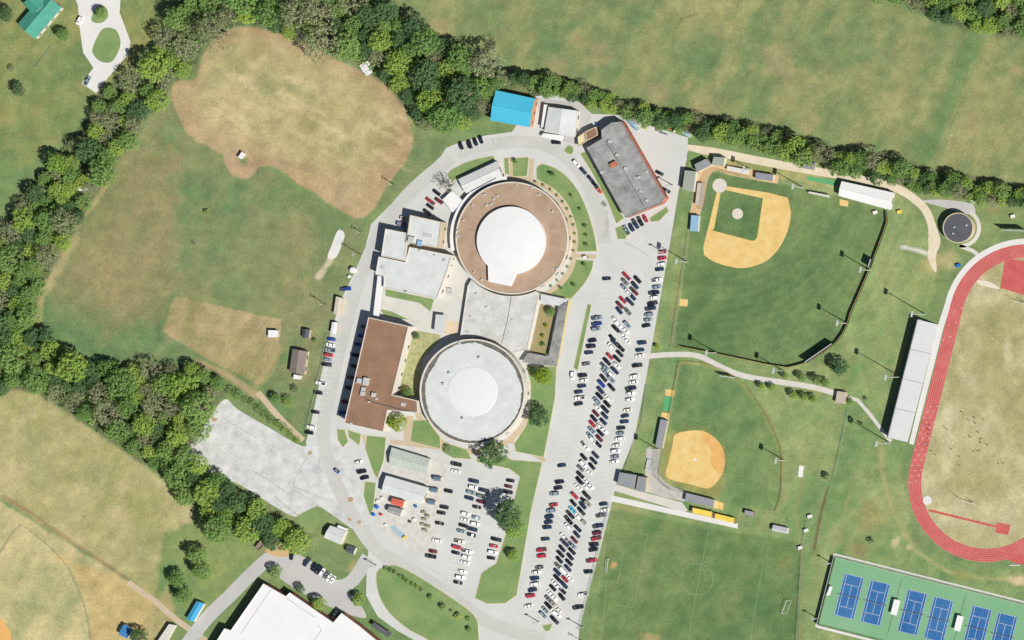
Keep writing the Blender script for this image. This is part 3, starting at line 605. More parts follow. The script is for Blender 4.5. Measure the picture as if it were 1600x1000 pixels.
# round hall with the white drum
def ringsec(po, pi, z0, z1):
    n_ = len(po); m = MB()
    vs_ = [(x, y, z0) for x, y in po] + [(x, y, z1) for x, y in po] + [(x, y, z0) for x, y in pi] + [(x, y, z1) for x, y in pi]
    fs = [(0, n_, 3 * n_, 2 * n_), (n_ - 1, 3 * n_ - 1, 4 * n_ - 1, 2 * n_ - 1)]
    for i in range(n_ - 1):
        j = i + 1; fs += [(i, j, n_ + j, n_ + i), (n_ + i, n_ + j, 3 * n_ + j, 3 * n_ + i), (2 * n_ + j, 2 * n_ + i, 3 * n_ + i, 3 * n_ + j), (j, i, 2 * n_ + i, 2 * n_ + j)]
    return m.add(vs_, fs)
def rnd(cx, cy, h, rpx, n=72): x, y, _ = at(cx, cy, h); return x, y, rpx * S, circ(x, y, rpx * S, n=n)
h1 = 5.8
x1, y1, r1, C1 = rnd(800, 372, h1, 87.5)
t = thing("round_school_hall", "round school hall with tan gravel roof ring and white raised drum in its middle", "building", (x1, y1, 0), "round school buildings")
MB().prism(circ(x1, y1, r1 - 0.5, n=72), 0, h1 - 0.3).build("wall", M_wall_tan, t)
rf = MB().prism(C1, h1 - 0.3, h1).build("roof", M_tan_roof, t)
MB().ring(circ(x1, y1, r1 + 0.1, n=72), circ(x1, y1, r1 - 0.55, n=72), h1 - 0.35, h1 + 0.3).build("parapet", M_wall, t)
x2, y2, r2, C2 = rnd(798, 376, h1 + 2.2, 53)
dr = MB().prism(C2, h1, h1 + 2.2).build("drum", M_white_roof, t)
bay = ccw(rp([(762, 408), (763, 440), (797, 447), (808, 422), (830, 390), (790, 380)], h1 + 2.19))
MB().prism(bay, h1, h1 + 2.19).build("drum_bay", M_white_roof, t)
MB().add([(x2 + r2 * 0.985 * math.cos(a_ * math.pi / 24) * f, y2 + r2 * 0.985 * math.sin(a_ * math.pi / 24) * f, h1 + 2.2 + z_) for f, z_ in ((1, 0.02), (0.7, 0.5), (0.35, 0.8)) for a_ in range(48)] + [(x2, y2, h1 + 3.1)],
         [(k * 48 + i, k * 48 + (i + 1) % 48, (k + 1) * 48 + (i + 1) % 48, (k + 1) * 48 + i) for k in range(2) for i in range(48)] + [(96 + i, 96 + (i + 1) % 48, 144) for i in range(48)]).build("dome_cap", M_white_roof, dr, True)
M_seam = mat("roof_seam", A(192, 164, 142), var=0.05)
for a_ in (12, 37, 75, 110, 140, 165, 195, 222, 300, 330, 350):
    c_, s_ = math.cos(math.radians(-a_)), math.sin(math.radians(-a_))
    MB().strip([(x1 + c_ * (r2 + 2.2), y1 + s_ * (r2 + 2.2)), (x1 + c_ * (r1 - 0.7), y1 + s_ * (r1 - 0.7))], 0.7, h1 + 0.015).build("roof_seam", M_seam, rf)
for (vx, vy) in ((757, 304), (771, 311), (777, 306), (767, 319), (760, 321), (738, 321), (724, 344), (715, 369), (752, 437), (842, 304), (831, 293), (715, 360), (807, 289), (863, 330), (870, 420), (740, 425)):
    q_ = at(vx, vy, h1 + 0.8); MB().box(q_[0], q_[1], h1, rng.uniform(0.8, 1.5), rng.uniform(0.8, 1.4), 0.8, rng.uniform(0, 1)).build("roof_vent", M_metal, t)
for a_ in range(-60, 60, 20):
    MB().box(x1 + (r1 - 0.45) * math.cos(math.radians(a_)), y1 + (r1 - 0.45) * math.sin(math.radians(a_)), 1.0, 0.2, 2.2, 1.4, math.radians(a_)).build("window", M_glass, t)
# curved walkway roof around it
wx, wy, _ = at(800, 372, 3.4)
cw = thing("covered_walkway", "curved white covered walkway hugging the west side of the round hall", "walkway", (wx - 96 * S, wy, 0))
ringsec(circ(wx, wy, 97 * S, 95, 192, 36), circ(wx, wy, 91.5 * S, 95, 192, 36), 3.15, 3.4).build("roof", M_white_roof, cw)
for a_ in range(98, 192, 10):
    q_ = (wx + 94 * S * math.cos(math.radians(a_)), wy + 94 * S * math.sin(math.radians(a_))); MB().tube((*q_, 0), (*q_, 3.15), 0.09).build("post", M_metal, cw)
# round building with the pale roof
h2 = 7.6
x3, y3, r3, C3 = rnd(738, 612, h2, 82)
t = thing("round_classroom_block", "round classroom block with pale grey roof, dark stained rim and low dome", "building", (x3, y3, 0), "round school buildings")
MB().prism(circ(x3, y3, r3 - 0.4, n=72), 0, h2 - 1.0).build("wall", M_wall, t)
MB().prism(C3, h2 - 1.0, h2 - 0.55).build("eaves_roof", M_stain, t)
MB().ring(circ(x3, y3, r3 + 0.1, n=72), circ(x3, y3, r3 - 0.7, n=72), h2 - 1.05, h2).build("parapet", M_wall, t)
MB().prism([(x3 + (r3 - 1.5 - 1.9 * abs(math.sin(q * 1.7 + 0.6 * math.sin(q * 5))) * (0.55 + 0.45 * math.sin(q - 0.4)) - 0.5 * rng.random()) * math.cos(q), y3 + (r3 - 1.5 - 1.9 * abs(math.sin(q * 1.7 + 0.6 * math.sin(q * 5))) * (0.55 + 0.45 * math.sin(q - 0.4)) - 0.5 * rng.random()) * math.sin(q)) for q in [i * math.pi / 72 for i in range(144)]], h2 - 0.55, h2 - 0.42).build("roof", M_pale_roof, t)
MB().add([(x3 + 38.5 * S * math.cos(a_ * math.pi / 24) * f, y3 + 38.5 * S * math.sin(a_ * math.pi / 24) * f, h2 - 0.42 + z_) for f, z_ in ((1, 0), (0.99, 0.16), (0.66, 0.40), (0.33, 0.54)) for a_ in range(48)] + [(x3, y3, h2 + 0.16)],
         [(k * 48 + i, k * 48 + (i + 1) % 48, (k + 1) * 48 + (i + 1) % 48, (k + 1) * 48 + i) for k in range(3) for i in range(48)] + [(144 + i, 144 + (i + 1) % 48, 192) for i in range(48)]).build("dome", mat("dome_sheet", A(234, 236, 236), var=0.03), t)
for vx, vy in ((749, 559), (723, 654), (693, 600), (718, 536), (702, 583)):
    q_ = at(vx, vy, h2); MB().box(q_[0], q_[1], h2 - 0.42, 1.2, 1.2, 1.0, 0.4).build("roof_vent", M_metal, t)
for a_ in range(-80, 50, 26):
    MB().box(x3 + (r3 - 0.35) * math.cos(math.radians(a_)), y3 + (r3 - 0.35) * math.sin(math.radians(a_)), 1.0, 0.2, 2.0, 1.4, math.radians(a_)).build("window", M_glass, t)
# rectangular blocks
flat("classroom_wing", "long classroom wing with brown gravel roof and pale parapet beside the staff parking row", [(576, 496), (639, 510), (613, 617), (652, 626), (653, 645), (606, 641), (599, 675), (538, 661)], 8.4, M_wall, M_brown_roof,
     vents=((561, 595, 2.6, 2.8, 1.4), (571, 596, 2.8, 4.2, 1.8), (567, 608, 2.0, 2.0, 1.2), (566, 615, 2.2, 2.4, 1.2), (583, 617, 2.0, 2.4, 1.4), (588, 623, 1.2, 1.2, 0.8), (576, 628, 1.2, 1.0, 0.7), (630, 632, 2.6, 1.8, 0.4), (548, 662, 1.4, 1.2, 0.5)))
MB().strip([at(*p, 8.45)[:2] for p in ((566, 612), (570, 622), (582, 628), (620, 638), (650, 645))], 0.5, 8.46).build("roof_pipe", M_dkmetal, bpy.data.objects["classroom_wing"])
flat("kitchen_block", "square pale roofed block, taller one nearest the parked red car", [(641, 336), (690, 347), (685, 388), (635, 379)], 8.0, M_wall_tan, M_pale_roof, vents=((642, 374, 3.2, 3.0, 1.4), (655, 380, 2.4, 3.0, 1.2, -0.2, M_ltblue_roof), (668, 368, 5.0, 2.0, 0.3)))
flat("boiler_block", "square pale roofed block beside the blue skip", [(602.5, 357.5), (635, 364), (634, 408), (596, 400)], 7.2, M_wall, M_pale_roof)
flat("cafeteria_block", "broad pale roofed school block with a stepped outline beside the inner yard", [(592, 401), (634, 410), (640, 386), (706, 399), (700, 420), (683, 467), (600, 450), (600, 432), (587, 429)], 6.2, M_wall, M_pale_roof, vents=((656, 391, 1.2, 1.2, 0.8), (679, 399, 0.8, 0.8, 0.6), (694, 407, 1.4, 1.4, 0.6), (598, 418, 2.4, 1.6, 0.3), (634, 456, 1.4, 1.2, 0.9)))
canopy("covered_walkway", "long straight white covered walkway leading to the brown roofed wing", [(590, 431), (600, 433), (592, 495), (583, 493)], 4.0, M_white_roof, "walkway")
arc1 = [p for p in circ(800, 372, 91, 66, 134, 16)]
flat("link_block", "low link block with pale grey roof between the two round buildings", [(843, 458)] + arc1 + [(731, 447), (719, 528)] + [p for p in circ(742, 612, 86, -105, -45, 10)] + [(824, 546)], 2.8, M_wall, M_link_roof, parapet=0.25, wins=False,
     vents=((744, 459, 0.9, 0.9, 0.7), (731, 519, 2.0, 0.9, 0.5), (760, 480, 1.4, 1.4, 0.4), (735, 495, 1.2, 1.2, 0.4), (800, 500, 1.0, 1.0, 0.4)))
lk = bpy.data.objects["link_block"]
MB().strip([at(799, 462, 2.85)[:2], at(793, 500, 2.85)[:2], at(783, 538, 2.85)[:2]], 0.35, 2.83).build("roof_joint", M_stain, lk)
canopy("entrance_canopy", "grey flat canopy over the yard door by the tan patio", [(681, 491), (697, 493), (694, 521), (678, 518)], 3.4, mat("canopy_grey", A(208, 212, 212), var=0.04))
struct("patio", MB().sheet(gp([(697, 500), (718, 503), (714, 525), (694, 522)]), 0.06), mat("tan_patio", A(228, 208, 178), var=0.08))
# planted court and its dark walkway roofs
gdn = lawn([(844, 474), (870, 480), (856, 556), (827, 550)], 0, False, mat("mulch_bed", A(186, 154, 122), c2=A(140, 150, 92), scale=0.35))
t = thing("garden_walkway", "dark weathered flat walkway roof around the planted garden court", "walkway", (*G(868, 520), 0))
M_weath = mat("weathered_bitumen", A(112, 112, 110), c2=A(190, 190, 186), scale=0.16)
for nm_, pp in (("roof", [(873, 479), (888, 469), (870, 572), (857, 556)]), ("roof", [(825, 551), (856, 557), (870, 573), (815, 566)])):
    MB().prism(ccw(rp(pp, 3.3)), 3.0, 3.3).build(nm_, M_weath, t)
MB().prism(ccw(rp([(845, 459), (887, 468), (873, 478), (845, 472)], 3.3)), 3.01, 3.31).build("roof", M_pale_roof, t)
for p in ((886, 471), (880, 505), (874, 540), (868, 570), (871, 482), (864, 520), (857, 553), (830, 562), (847, 462)):
    q_ = at(*p, 3.0); MB().tube((q_[0], q_[1], 0), (q_[0], q_[1], 3.0), 0.12).build("post", M_metal, t)
t = gable("metal_hall", "pale metal clad hall with a long dark roof gutter beside the curved walkway", [(716, 280), (776, 252), (785, 276), (728, 302)], 3.6, 4.6, M_wall, M_pale_roof)
MB().tube((*at(736, 299, 3.7)[:2], 3.75), (*at(775, 278, 3.7)[:2], 3.75), 0.25).build("gutter", M_dkmetal, t)
canopy("shade_tent", "white square shade tent beside the leafless tree", [(691, 312), (706, 298), (724, 314), (707, 332)], 3.0, M_white_roof)
gable("blue_roofed_hall", "big hall with bright blue metal roof and orange brick end wall", [(775, 141), (836, 154), (828, 199), (766, 188)], 5.5, 7.2, M_brick_or, M_blue_roof)
gable("workshop", "white metal workshop beside the bright blue roofed hall", [(902, 173), (897, 214), (850, 206), (857, 167)], 5.0, 5.9, M_wall, M_pale_roof)
canopy("lean_to", "narrow white lean-to roof on the west side of the workshop", [(850, 163), (856, 164), (851, 199), (845, 199)], 3.4, M_white_roof)
canopy("porch_roof", "white porch roof at the front of the workshop", [(848, 208), (881, 212), (879, 221), (846, 214)], 3.0, M_white_roof)
flat("brick_block", "big grey roofed brick school block standing at an angle to the drive", [(940, 203), (955, 192), (971, 190), (1039, 309), (1032, 318), (977, 340), (917, 231), (941, 217)], 6.8, M_brick, M_grey_roof, mp=M_grey_roof, wstep=4.5, wf=0.5,
     vents=((952, 221, 1.5, 1.5, 0.9), (964, 242, 1.7, 1.5, 0.9), (977, 263, 1.5, 1.5, 0.9), (998, 277, 1.3, 1.3, 0.8), (1010, 268, 1.2, 1.2, 0.6), (1010, 313, 1.3, 1.3, 0.9), (958, 257, 3.6, 2.6, 1.8, 0.5, M_brick), (940, 269, 1.6, 1.8, 0.5), (993, 278, 2.4, 0.8, 0.4), (1000, 299, 1.1, 1.1, 0.7), (943, 268, 1.0, 1.0, 0.7), (1005, 256, 0.9, 0.9, 0.5)))
bb = bpy.data.objects["brick_block"]
MB().strip([at(*p, 6.8)[:2] for p in ((945, 219), (962, 246), (985, 285), (1006, 322))], 0.35, 6.83).build("roof_joint", M_dark_roof, bb)
flat("brown_annex", "small brown roofed annex between the workshop and the big grey roofed brick block", [(914, 206), (931, 198), (934, 211), (917, 220)], 4.2, M_wall_tan, M_brown_roof, wins=False)
flat("cream_annex", "small cream roofed annex beside the brown roofed annex", [(903, 214), (913, 207), (916, 221), (904, 229)], 3.6, M_wall_tan, M_cream, wins=False)
gable("storage_shed", "narrow light blue metal shed behind the big brick block", [(978, 187), (993, 204), (998, 203), (987, 185)], 3.0, 3.5, M_wall, M_ltblue_roof, "shed", wins=False)
gable("storage_shed", "wide light blue metal shed at the corner of the equipment yard", [(1056, 200), (1064, 199), (1078, 208), (1077, 215)][::-1], 3.4, 4.0, M_wall_tan, M_ltblue_roof, "shed", wins=False)
canopy("shade_tent", "white cover over goods beside the narrow light blue shed", [(988, 184), (998, 184), (1002, 192), (995, 198)], 2.6, M_white_roof)
for px_, py_, a, b_, c_, mm, lb, nm_ in ((1007, 199, 2.2, 1.6, 1.2, M_yellow, "yellow machine standing in the equipment yard", "yellow_machine"), (1009, 192, 2.0, 1.8, 1.4, M_dkmetal, "dark crate in the equipment yard behind the yellow machine", "dark_crate"), (1021, 196, 2.0, 1.8, 1.0, M_junk, "brown crate in the equipment yard among the stacked goods", "brown_crate"), (1026, 203, 1.4, 1.2, 0.9, M_junk, "small brown crate near the long dark beam", "brown_crate"), (1036, 208, 4.4, 0.6, 0.5, M_dkmetal, "long dark beam lying in the equipment yard", "steel_beam"), (1012, 195, 1.4, 1.2, 1.0, M_bluebox, "small blue crate beside the yellow machine", "blue_crate"), (932, 193, 1.3, 1.0, 1.3, M_bluebox, "small blue bin behind the brown roofed annex", "blue_bin"), (1017, 187, 2.4, 1.2, 0.8, M_paint, "white stacked panels by the hedge of the equipment yard", "panel_stack"), (1046, 201, 1.0, 0.8, 0.9, M_redbox, "small red drum near the wide light blue shed", "red_drum"), (1053, 204, 0.8, 2.0, 1.6, M_paint, "white tank at the end of the wide light blue shed", "white_tank")):
    x, y, _ = at(px_, py_, c_)
    o = MB().box(x, y, 0.03, a, b_, c_ * 0.8, -0.3).box(x, y, 0.03 + c_ * 0.8, a * 0.7, b_ * 0.7, c_ * 0.2, -0.3).build(nm_, mm); tag(o, lb, "equipment", "goods in the equipment yard")
# ball field buildings
flat("press_box", "sage roofed grandstand west of home plate beside the tan dugout", [(1070, 266), (1087, 268), (1083, 300), (1066, 296)], 4.6, M_wall, M_sage, parapet=0, group="baseball stand roofs", wins=False)
flat("press_box", "slate roofed stand set slantwise at the corner behind home plate", [(1085, 257), (1103, 248), (1112, 257), (1089, 269)], 4.8, M_wall, M_slate, parapet=0, group="baseball stand roofs", wins=False)
flat("press_box", "sage roofed stand north of home plate beside the white roofed dugout", [(1115, 245), (1132, 246), (1130, 260), (1112, 257)], 4.6, M_wall, M_sage, parapet=0, group="baseball stand roofs", wins=False)
dg = "baseball dugouts"
canopy("dugout", "long tan roofed dugout beside the third base line", [(1090, 286), (1100, 286), (1096, 322), (1086, 320)], 2.6, mat("dugout_tan", A(200, 190, 176), var=0.05), "dugout", dg)
canopy("dugout", "long white roofed dugout beside the first base line", [(1136, 259), (1171, 266), (1170, 273), (1136, 266)], 2.6, mat("dugout_white", A(226, 222, 216), var=0.05), "dugout", dg)
flat("ticket_hut", "slate roofed hut beside the white roofed baseball dugout", [(1181, 269), (1208, 273), (1207, 283), (1180, 280)], 3.0, M_wall, M_slate, "hut", 0, wins=False)
flat("equipment_hut", "light blue roofed hut beside the baseball bullpen", [(1080, 336), (1092, 337), (1090, 362), (1078, 361)], 3.0, M_wall, M_ltblue_roof, "hut", 0, wins=False)
gable("batting_building", "long white metal roofed indoor batting building beside the right field fence", [(1315, 283), (1396, 301), (1391, 328), (1310, 306)], 4.6, 5.6, M_wall, M_white_roof)
flat("grey_hut", "small grey roofed hut north of the gravel farm track", [(1256, 252), (1274, 255), (1272, 266), (1254, 263)], 2.8, M_wall_tan, M_slate, "hut", 0, wins=False)
for i, pp in enumerate(([(1264, 299), (1296, 305), (1296, 309), (1263, 302)],)):
    canopy("pitching_cage_roof", "narrow pale roof over the pitching lane by the green turf", pp, 2.4, M_conc)
xt, yt, rt, CT = rnd(1497, 356, 5.0, 23.5, 40)
t = thing("round_field_house", "small round field house with charcoal roof near the top of the running track", "building", (xt, yt, 0))
MB().prism(circ(xt, yt, rt - 0.3, n=40), 0, 4.7).build("wall", M_wall_tan, t); MB().prism(CT, 4.7, 5.0).build("roof", M_dark_roof, t)
MB().ring(circ(xt, yt, rt + 0.1, n=40), circ(xt, yt, rt - 0.4, n=40), 4.65, 5.25).build("parapet", M_wall_tan, t)
for p in ((1491, 355), (1489, 365), (1510, 352)):
    q_ = at(*p, 5.5); MB().box(q_[0], q_[1], 5.0, 0.9, 0.9, 0.6).build("roof_vent", M_metal, t)
struct("field_house_yard", MB().sheet(gp(smooth([(1440, 314), (1470, 312), (1510, 316), (1522, 322), (1522, 335), (1500, 332), (1478, 325)], 4)), 0.035), M_asphalt_dark)
struct("field_house_walk", MB().strip(gp(circ(1502, 356, 28, -60, 95, 16) + [(1520, 392), (1528, 398)]), 2.2, 0.04), M_conc)
# softball buildings
sg = "softball buildings"
flat("concession_stand", "wide slate roofed concession stand beside the parking kerb at the softball gate", [(968, 738), (993, 742), (990, 764), (964, 757)], 4.0, M_wall_tan, M_slate, parapet=0, group=sg, wins=False)
flat("concession_stand", "narrow slate roofed stand on the plaza side of the softball concession building", [(997, 744), (1010, 746), (1008, 770), (993, 766)], 4.0, M_wall_tan, M_slate, parapet=0, group=sg, wins=False)
flat("dugout", "slate roofed softball dugout along the third base line above the plaza", [(1032, 655), (1043, 657), (1034, 701), (1024, 697)], 3.0, M_wall_tan, M_slate, "dugout", 0, "softball dugouts", wins=False)
flat("dugout", "slate roofed softball dugout beside the yellow batting cages", [(1072, 770), (1116, 781), (1114, 793), (1070, 783)], 3.0, M_wall_tan, M_slate, "dugout", 0, "softball dugouts", wins=False)
flat("small_hut", "little slate roofed hut with orange dirt around it east of the softball dugout", [(1164, 797), (1178, 800), (1177, 807), (1163, 804)], 2.6, M_wood, M_slate, "hut", 0, wins=False)
gable("metal_shed", "grey metal shed near the corner of the soccer field and tennis lawn", [(1208, 820), (1231, 825), (1230, 834), (1206, 829)], 2.6, 3.1, M_wall, M_metal, "shed", wins=False)
for i, pp in enumerate(([(1082, 793), (1114, 800), (1113, 809), (1081, 801)], [(1117, 802), (1149, 810), (1148, 818), (1116, 810)])):
    p = ccw(rp(pp, 2.6)); c = cen(p)
    t = thing("batting_cage", ["yellow covered batting cage at the end by the softball dugout", "yellow covered batting cage at the end by the tennis lawn"][i], "batting cage", (c[0], c[1], 0), "yellow batting cages")
    MB().prism(p, 2.5, 2.6).build("cover", M_yellow, t)
    e0, e1 = rp([pp[0], pp[3]], 2.7), rp([pp[1], pp[2]], 2.7)
    for e in (e0, e1):
        MB().tube((*e[0], 2.66), (*e[1], 2.66), 0.35).build("end_beam", M_wood, t)
        for v in e: MB().tube((*v, 0), (*v, 2.6), 0.1).build("post", M_wood, t)
tag(MB().prism(gp([(1249, 727), (1256, 728), (1254, 746), (1247, 745)]), 0.0, 0.3).build("long_jump_board", M_paint), "white slab in the lawn east of the softball fence", "slab")
# grandstand by the track: stepped planks
gs = thing("grandstand", "long pale aluminium grandstand stepping down to the running track", "grandstand", (*G(1426, 595), 0))
A0, A1, B0, B1 = (1434, 499), (1466, 507), (1387, 684), (1418, 691)
NR = 11
for i in range(NR):
    z = 6.4 - 5.4 * i / (NR - 1); f0_, f1_ = i / NR, (i + 0.992) / NR
    for k in range(4):
        g0, g1 = k / 4 + 0.0012, (k + 1) / 4 - 0.0012
        def Q(f, g_):
            top = (A0[0] + (A1[0] - A0[0]) * f, A0[1] + (A1[1] - A0[1]) * f); bot = (B0[0] + (B1[0] - B0[0]) * f, B0[1] + (B1[1] - B0[1]) * f)
            return at(top[0] + (bot[0] - top[0]) * g_, top[1] + (bot[1] - top[1]) * g_, z)[:2]
        MB().prism([Q(f0_, g0), Q(f1_, g0), Q(f1_, g1), Q(f0_, g1)], z - 0.38, z).build("seat_tier", M_alu, gs)
back = [at(*A0, 6.4)[:2], at(*B0, 6.4)[:2]]
dx, dy = back[1][0] - back[0][0], back[1][1] - back[0][1]; L = math.hypot(dx, dy)
MB().box((back[0][0] + back[1][0]) / 2 - 0.3, (back[0][1] + back[1][1]) / 2, 0, L, 0.15, 6.9, math.atan2(dy, dx)).build("back_panel", M_dkmetal, gs)
for i in range(13):
    c = (back[0][0] + dx * i / 12, back[0][1] + dy * i / 12); MB().tube((c[0] + 1.0, c[1], 0), (c[0] + 1.0, c[1], 6.0), 0.12).build("post", M_metal, gs)
# houses and huts west of the campus
gable("cottage", "grey brown shingled cottage standing in the lawn west of the staff parking row", [(480, 549), (475, 586), (452, 581), (457, 545)], 3.2, 4.4, M_wall_tan, M_brownshingle, "house")
flat("cottage_porch", "small white porch at the south end of the shingled cottage", [(459, 585), (470, 587), (468, 593), (458, 592)], 2.5, M_wall, M_white_roof, "porch", 0, wins=False)
gable("garden_shed", "dark grey garden shed north of the shingled cottage", [(484, 515), (482, 529), (472, 527), (473, 514)], 2.4, 3.2, M_wall_tan, mat("shed_dark", A(86, 92, 104), var=0.1), "shed", wins=False)
flat("white_hut", "small white roofed hut on the bare brown plot", [(419, 516), (433, 516), (433, 527), (419, 527)], 2.6, M_wall, M_white_roof, "hut", 0, wins=False)
gable("portable_trailer", "long weathered trailer parked along the west drive", [(536, 466), (531, 493), (521, 490), (525, 463)], 2.8, 3.1, M_wall_tan, mat("trailer_roof", A(214, 206, 188), var=0.15, scale=0.6), "trailer", wins=False, group="trailers by the west drive")
gable("portable_trailer", "short white trailer parked along the west drive beside the car row", [(527, 504), (525, 522), (516, 520), (519, 503)], 2.6, 2.9, M_wall_tan, M_white_roof, "trailer", wins=False, group="trailers by the west drive")
for x_, y_, r_, h_, lb in ((550.5, 422, 1.7, 2.4, "white upright tank in the grass by the west drive"), (545, 432, 0.9, 1.4, "small pale tank beside the white upright tank")):
    x, y, _ = at(x_, y_, h_); t = thing("water_tank", lb, "tank", (x, y, 0)); MB().prism(circ(x, y, r_, n=18), 0, h_ * 0.85).build("shell", M_white_roof, t)
    MB().prism(circ(x, y, r_ * 0.7, n=18), h_ * 0.85, h_).build("lid", M_white_roof, t)
def skip(px_, py_, m, lb, ang=0.0, sx=4.6, sy=2.2, h=1.6, nm="waste_skip"):
    x, y, _ = at(px_, py_, h); t = thing(nm, lb, "skip", (x, y, 0)); c, s_ = math.cos(ang), math.sin(ang)
    def R(a, b_): return (x + c * a - s_ * b_, y + s_ * a + c * b_)
    o_ = [R(-sx / 2, -sy / 2), R(sx / 2, -sy / 2), R(sx / 2, sy / 2), R(-sx / 2, sy / 2)]
    MB().ring(o_, offset(o_, -0.15), 0.15, h).build("side_panel", m, t); MB().prism(offset(o_, -0.1), 0.05, 0.35).build("floor_panel", m, t)
    MB().prism(offset(o_, -0.2), 0.36, h * 0.6).build("waste", M_junk, t)
skip(626, 350, M_bluebox, "blue waste skip in the shade beside the pale roofed block", -0.2)
skip(630, 341, M_paint, "white waste skip beside the blue one at the loading bay", -0.2, 3.2, 2.0)
skip(526, 736, M_bluebox, "blue waste skip alone on the gravel lot", -0.6, 2.6, 1.8)
skip(406, 852, M_junk, "weathered open container beside the wooded slope", 0.9, 5.5, 3.0, 2.0)
tag(MB().prism(rp([(617, 355.5), (630, 358), (630, 362), (616, 359)], 1.2), 0, 1.2).build("loading_dock", M_paint), "white loading dock slab beside the blue waste skip", "dock")
for i, (x_, y_, a, b_, h_) in enumerate(((571, 104, 5.5, 4.5, 0.9), (575, 112, 4.0, 3.2, 0.6))):
    x, y, _ = at(x_, y_, h_); tag(MB().box(x, y, 0, a, b_, h_, 0.5).box(x, y, h_, a * 0.5, b_ * 0.5, 0.4, 0.9).build("rubble_heap", M_white_conc), ["larger white rubble heap by the dirt field edge", "smaller white rubble heap by the dirt field edge"][i], "rubble", "rubble heaps")
tag(MB().box(*G(380, 243), 0, 3.4, 1.6, 2.4, 1.0).box(*G(380, 243), 2.4, 3.8, 2.0, 0.15, 1.0).build("batting_tee_hut", M_paint), "small white hut in the dirt loop of the worn field", "hut")
tag(MB().box(*G(132, 295), 0, 4.5, 3.0, 2.0, 0.3).box(*G(132, 295), 2.0, 4.9, 3.4, 0.2, 0.3).build("woodland_hut", M_paint), "small white hut among the trees of the western wood", "hut")
tag(MB().box(*G(763, 128), 0, 2.0, 1.2, 1.4, 0.3).box(*G(763, 128), 1.4, 2.3, 1.5, 0.15, 0.3).build("pump_box", M_metal), "small pale utility box at the wood edge north of the blue roof", "utility box")
# farmhouse with the teal roof
t = gable("farmhouse", "farmhouse with teal metal roof beside the looping white drive", [(55, 61), (96, 12), (70, -12), (28, 37)], 3.6, 6.0, M_wall, M_teal_roof, "house")
gable("farmhouse_wing", "", [(60, -8), (76, 8), (50, 22), (36, 4)], 4.6, 6.6, M_wall, M_teal_roof, part=t, wins=False)
# school on the southern edge
flat("middle_school", "large white roofed school building with stepped outline beside the service lane", [(412, 912), (447, 932), (453, 926), (521, 973), (534, 958), (561, 978), (600, 1010), (560, 1070), (430, 1080), (326, 1022), (351, 982), (361, 985)], 6.5, M_brick, M_white_roof, mp=M_white_roof)
ms = bpy.data.objects["middle_school"]
for a, b_ in (((424, 920), (376, 990)), ((447, 934), (492, 965)), ((497, 976), (502, 985)), ((502, 985), (490, 1002))):
    MB().strip([at(*a, 6.5)[:2], at(*b_, 6.5)[:2]], 0.5, 6.53).build("roof_joint", mat("joint_grey", A(206, 204, 204), var=0.04), ms)
canopy("entrance_canopy", "dark grey sloping canopy by the drive at the large white roofed school", [(584, 972), (612, 990), (606, 996), (580, 978)], 3.6, M_dark_roof)
gable("brick_cottage", "pale grey roofed cottage at the tip of the gravel lot", [(516, 821), (541, 830), (532, 851), (506, 840)], 3.4, 4.6, M_wall, M_pale_roof, "house", wins=False)
flat("cottage_annex", "small white annex behind the pale roofed cottage", [(528, 820), (542, 826), (539, 832), (526, 827)], 2.6, M_wall, M_white_roof, "annex", 0, wins=False)
gable("tool_shed", "small dark grey shed in the lawn beside the road bend", [(543, 852), (556, 856), (552, 867), (540, 862)], 2.4, 3.2, M_wall, M_dark_roof, "shed", wins=False)
gable("ball_field_shed", "long light blue roofed shed beside the dirt lane", [(307, 939), (319, 943), (302, 972), (291, 967)][1:] + [(307, 939)], 3.0, 3.6, M_wall, mat("cyan_metal_roof", A(76, 172, 216), var=0.05), "shed", wins=False)
gable("ball_field_shed", "blue roofed shed under the dark tree at the tan ball field", [(194, 975), (207, 984), (199, 998), (185, 991)], 3.2, 3.8, M_wall, mat("mid_blue_roof", A(70, 136, 196), var=0.05), "shed", wins=False)
flat("pale_shed", "long pale roofed shed beside the dirt lane near the school drive", [(264, 975), (274, 977), (254, 1012), (243, 1006)], 3.0, M_wall, M_conc, "shed", 0, wins=False)
# horticulture yard
t = gable("greenhouse", "long grey green greenhouse in the horticulture yard", [(612, 699), (672, 717), (666, 741), (608, 726)], 2.8, 4.2, M_greenhouse, M_greenhouse, "greenhouse", wins=False)
for k in range(9):
    f = (k + 0.5) / 9
    a = at(612 + 60 * f, 699 + 18 * f, 2.85); b_ = at(608 + 58 * f, 726 + 15 * f, 2.85); mid = ((a[0] + b_[0]) / 2, (a[1] + b_[1]) / 2)
    MB().tube((a[0], a[1], 2.85), (*mid, 4.25), 0.09).tube((*mid, 4.25), (b_[0], b_[1], 2.85), 0.09).build("roof_rib", M_metal, t)
gable("shop_building", "white metal shop building in the horticulture yard", [(603, 743), (669, 762), (657, 787), (596, 769)], 4.2, 5.0, M_wall, M_pale_roof)
gable("red_roofed_shed", "small red roofed shed behind the white shop building", [(613, 778), (632, 783), (629, 793), (610, 787)], 3.0, 3.4, M_wall, M_red_roof, "shed", wins=False)
gable("grey_roofed_shed", "small grey roofed shed next to the red roofed shed", [(608, 791), (629, 796), (625, 807), (605, 800)], 3.0, 3.8, M_wall, M_grey_roof, "shed", wins=False)
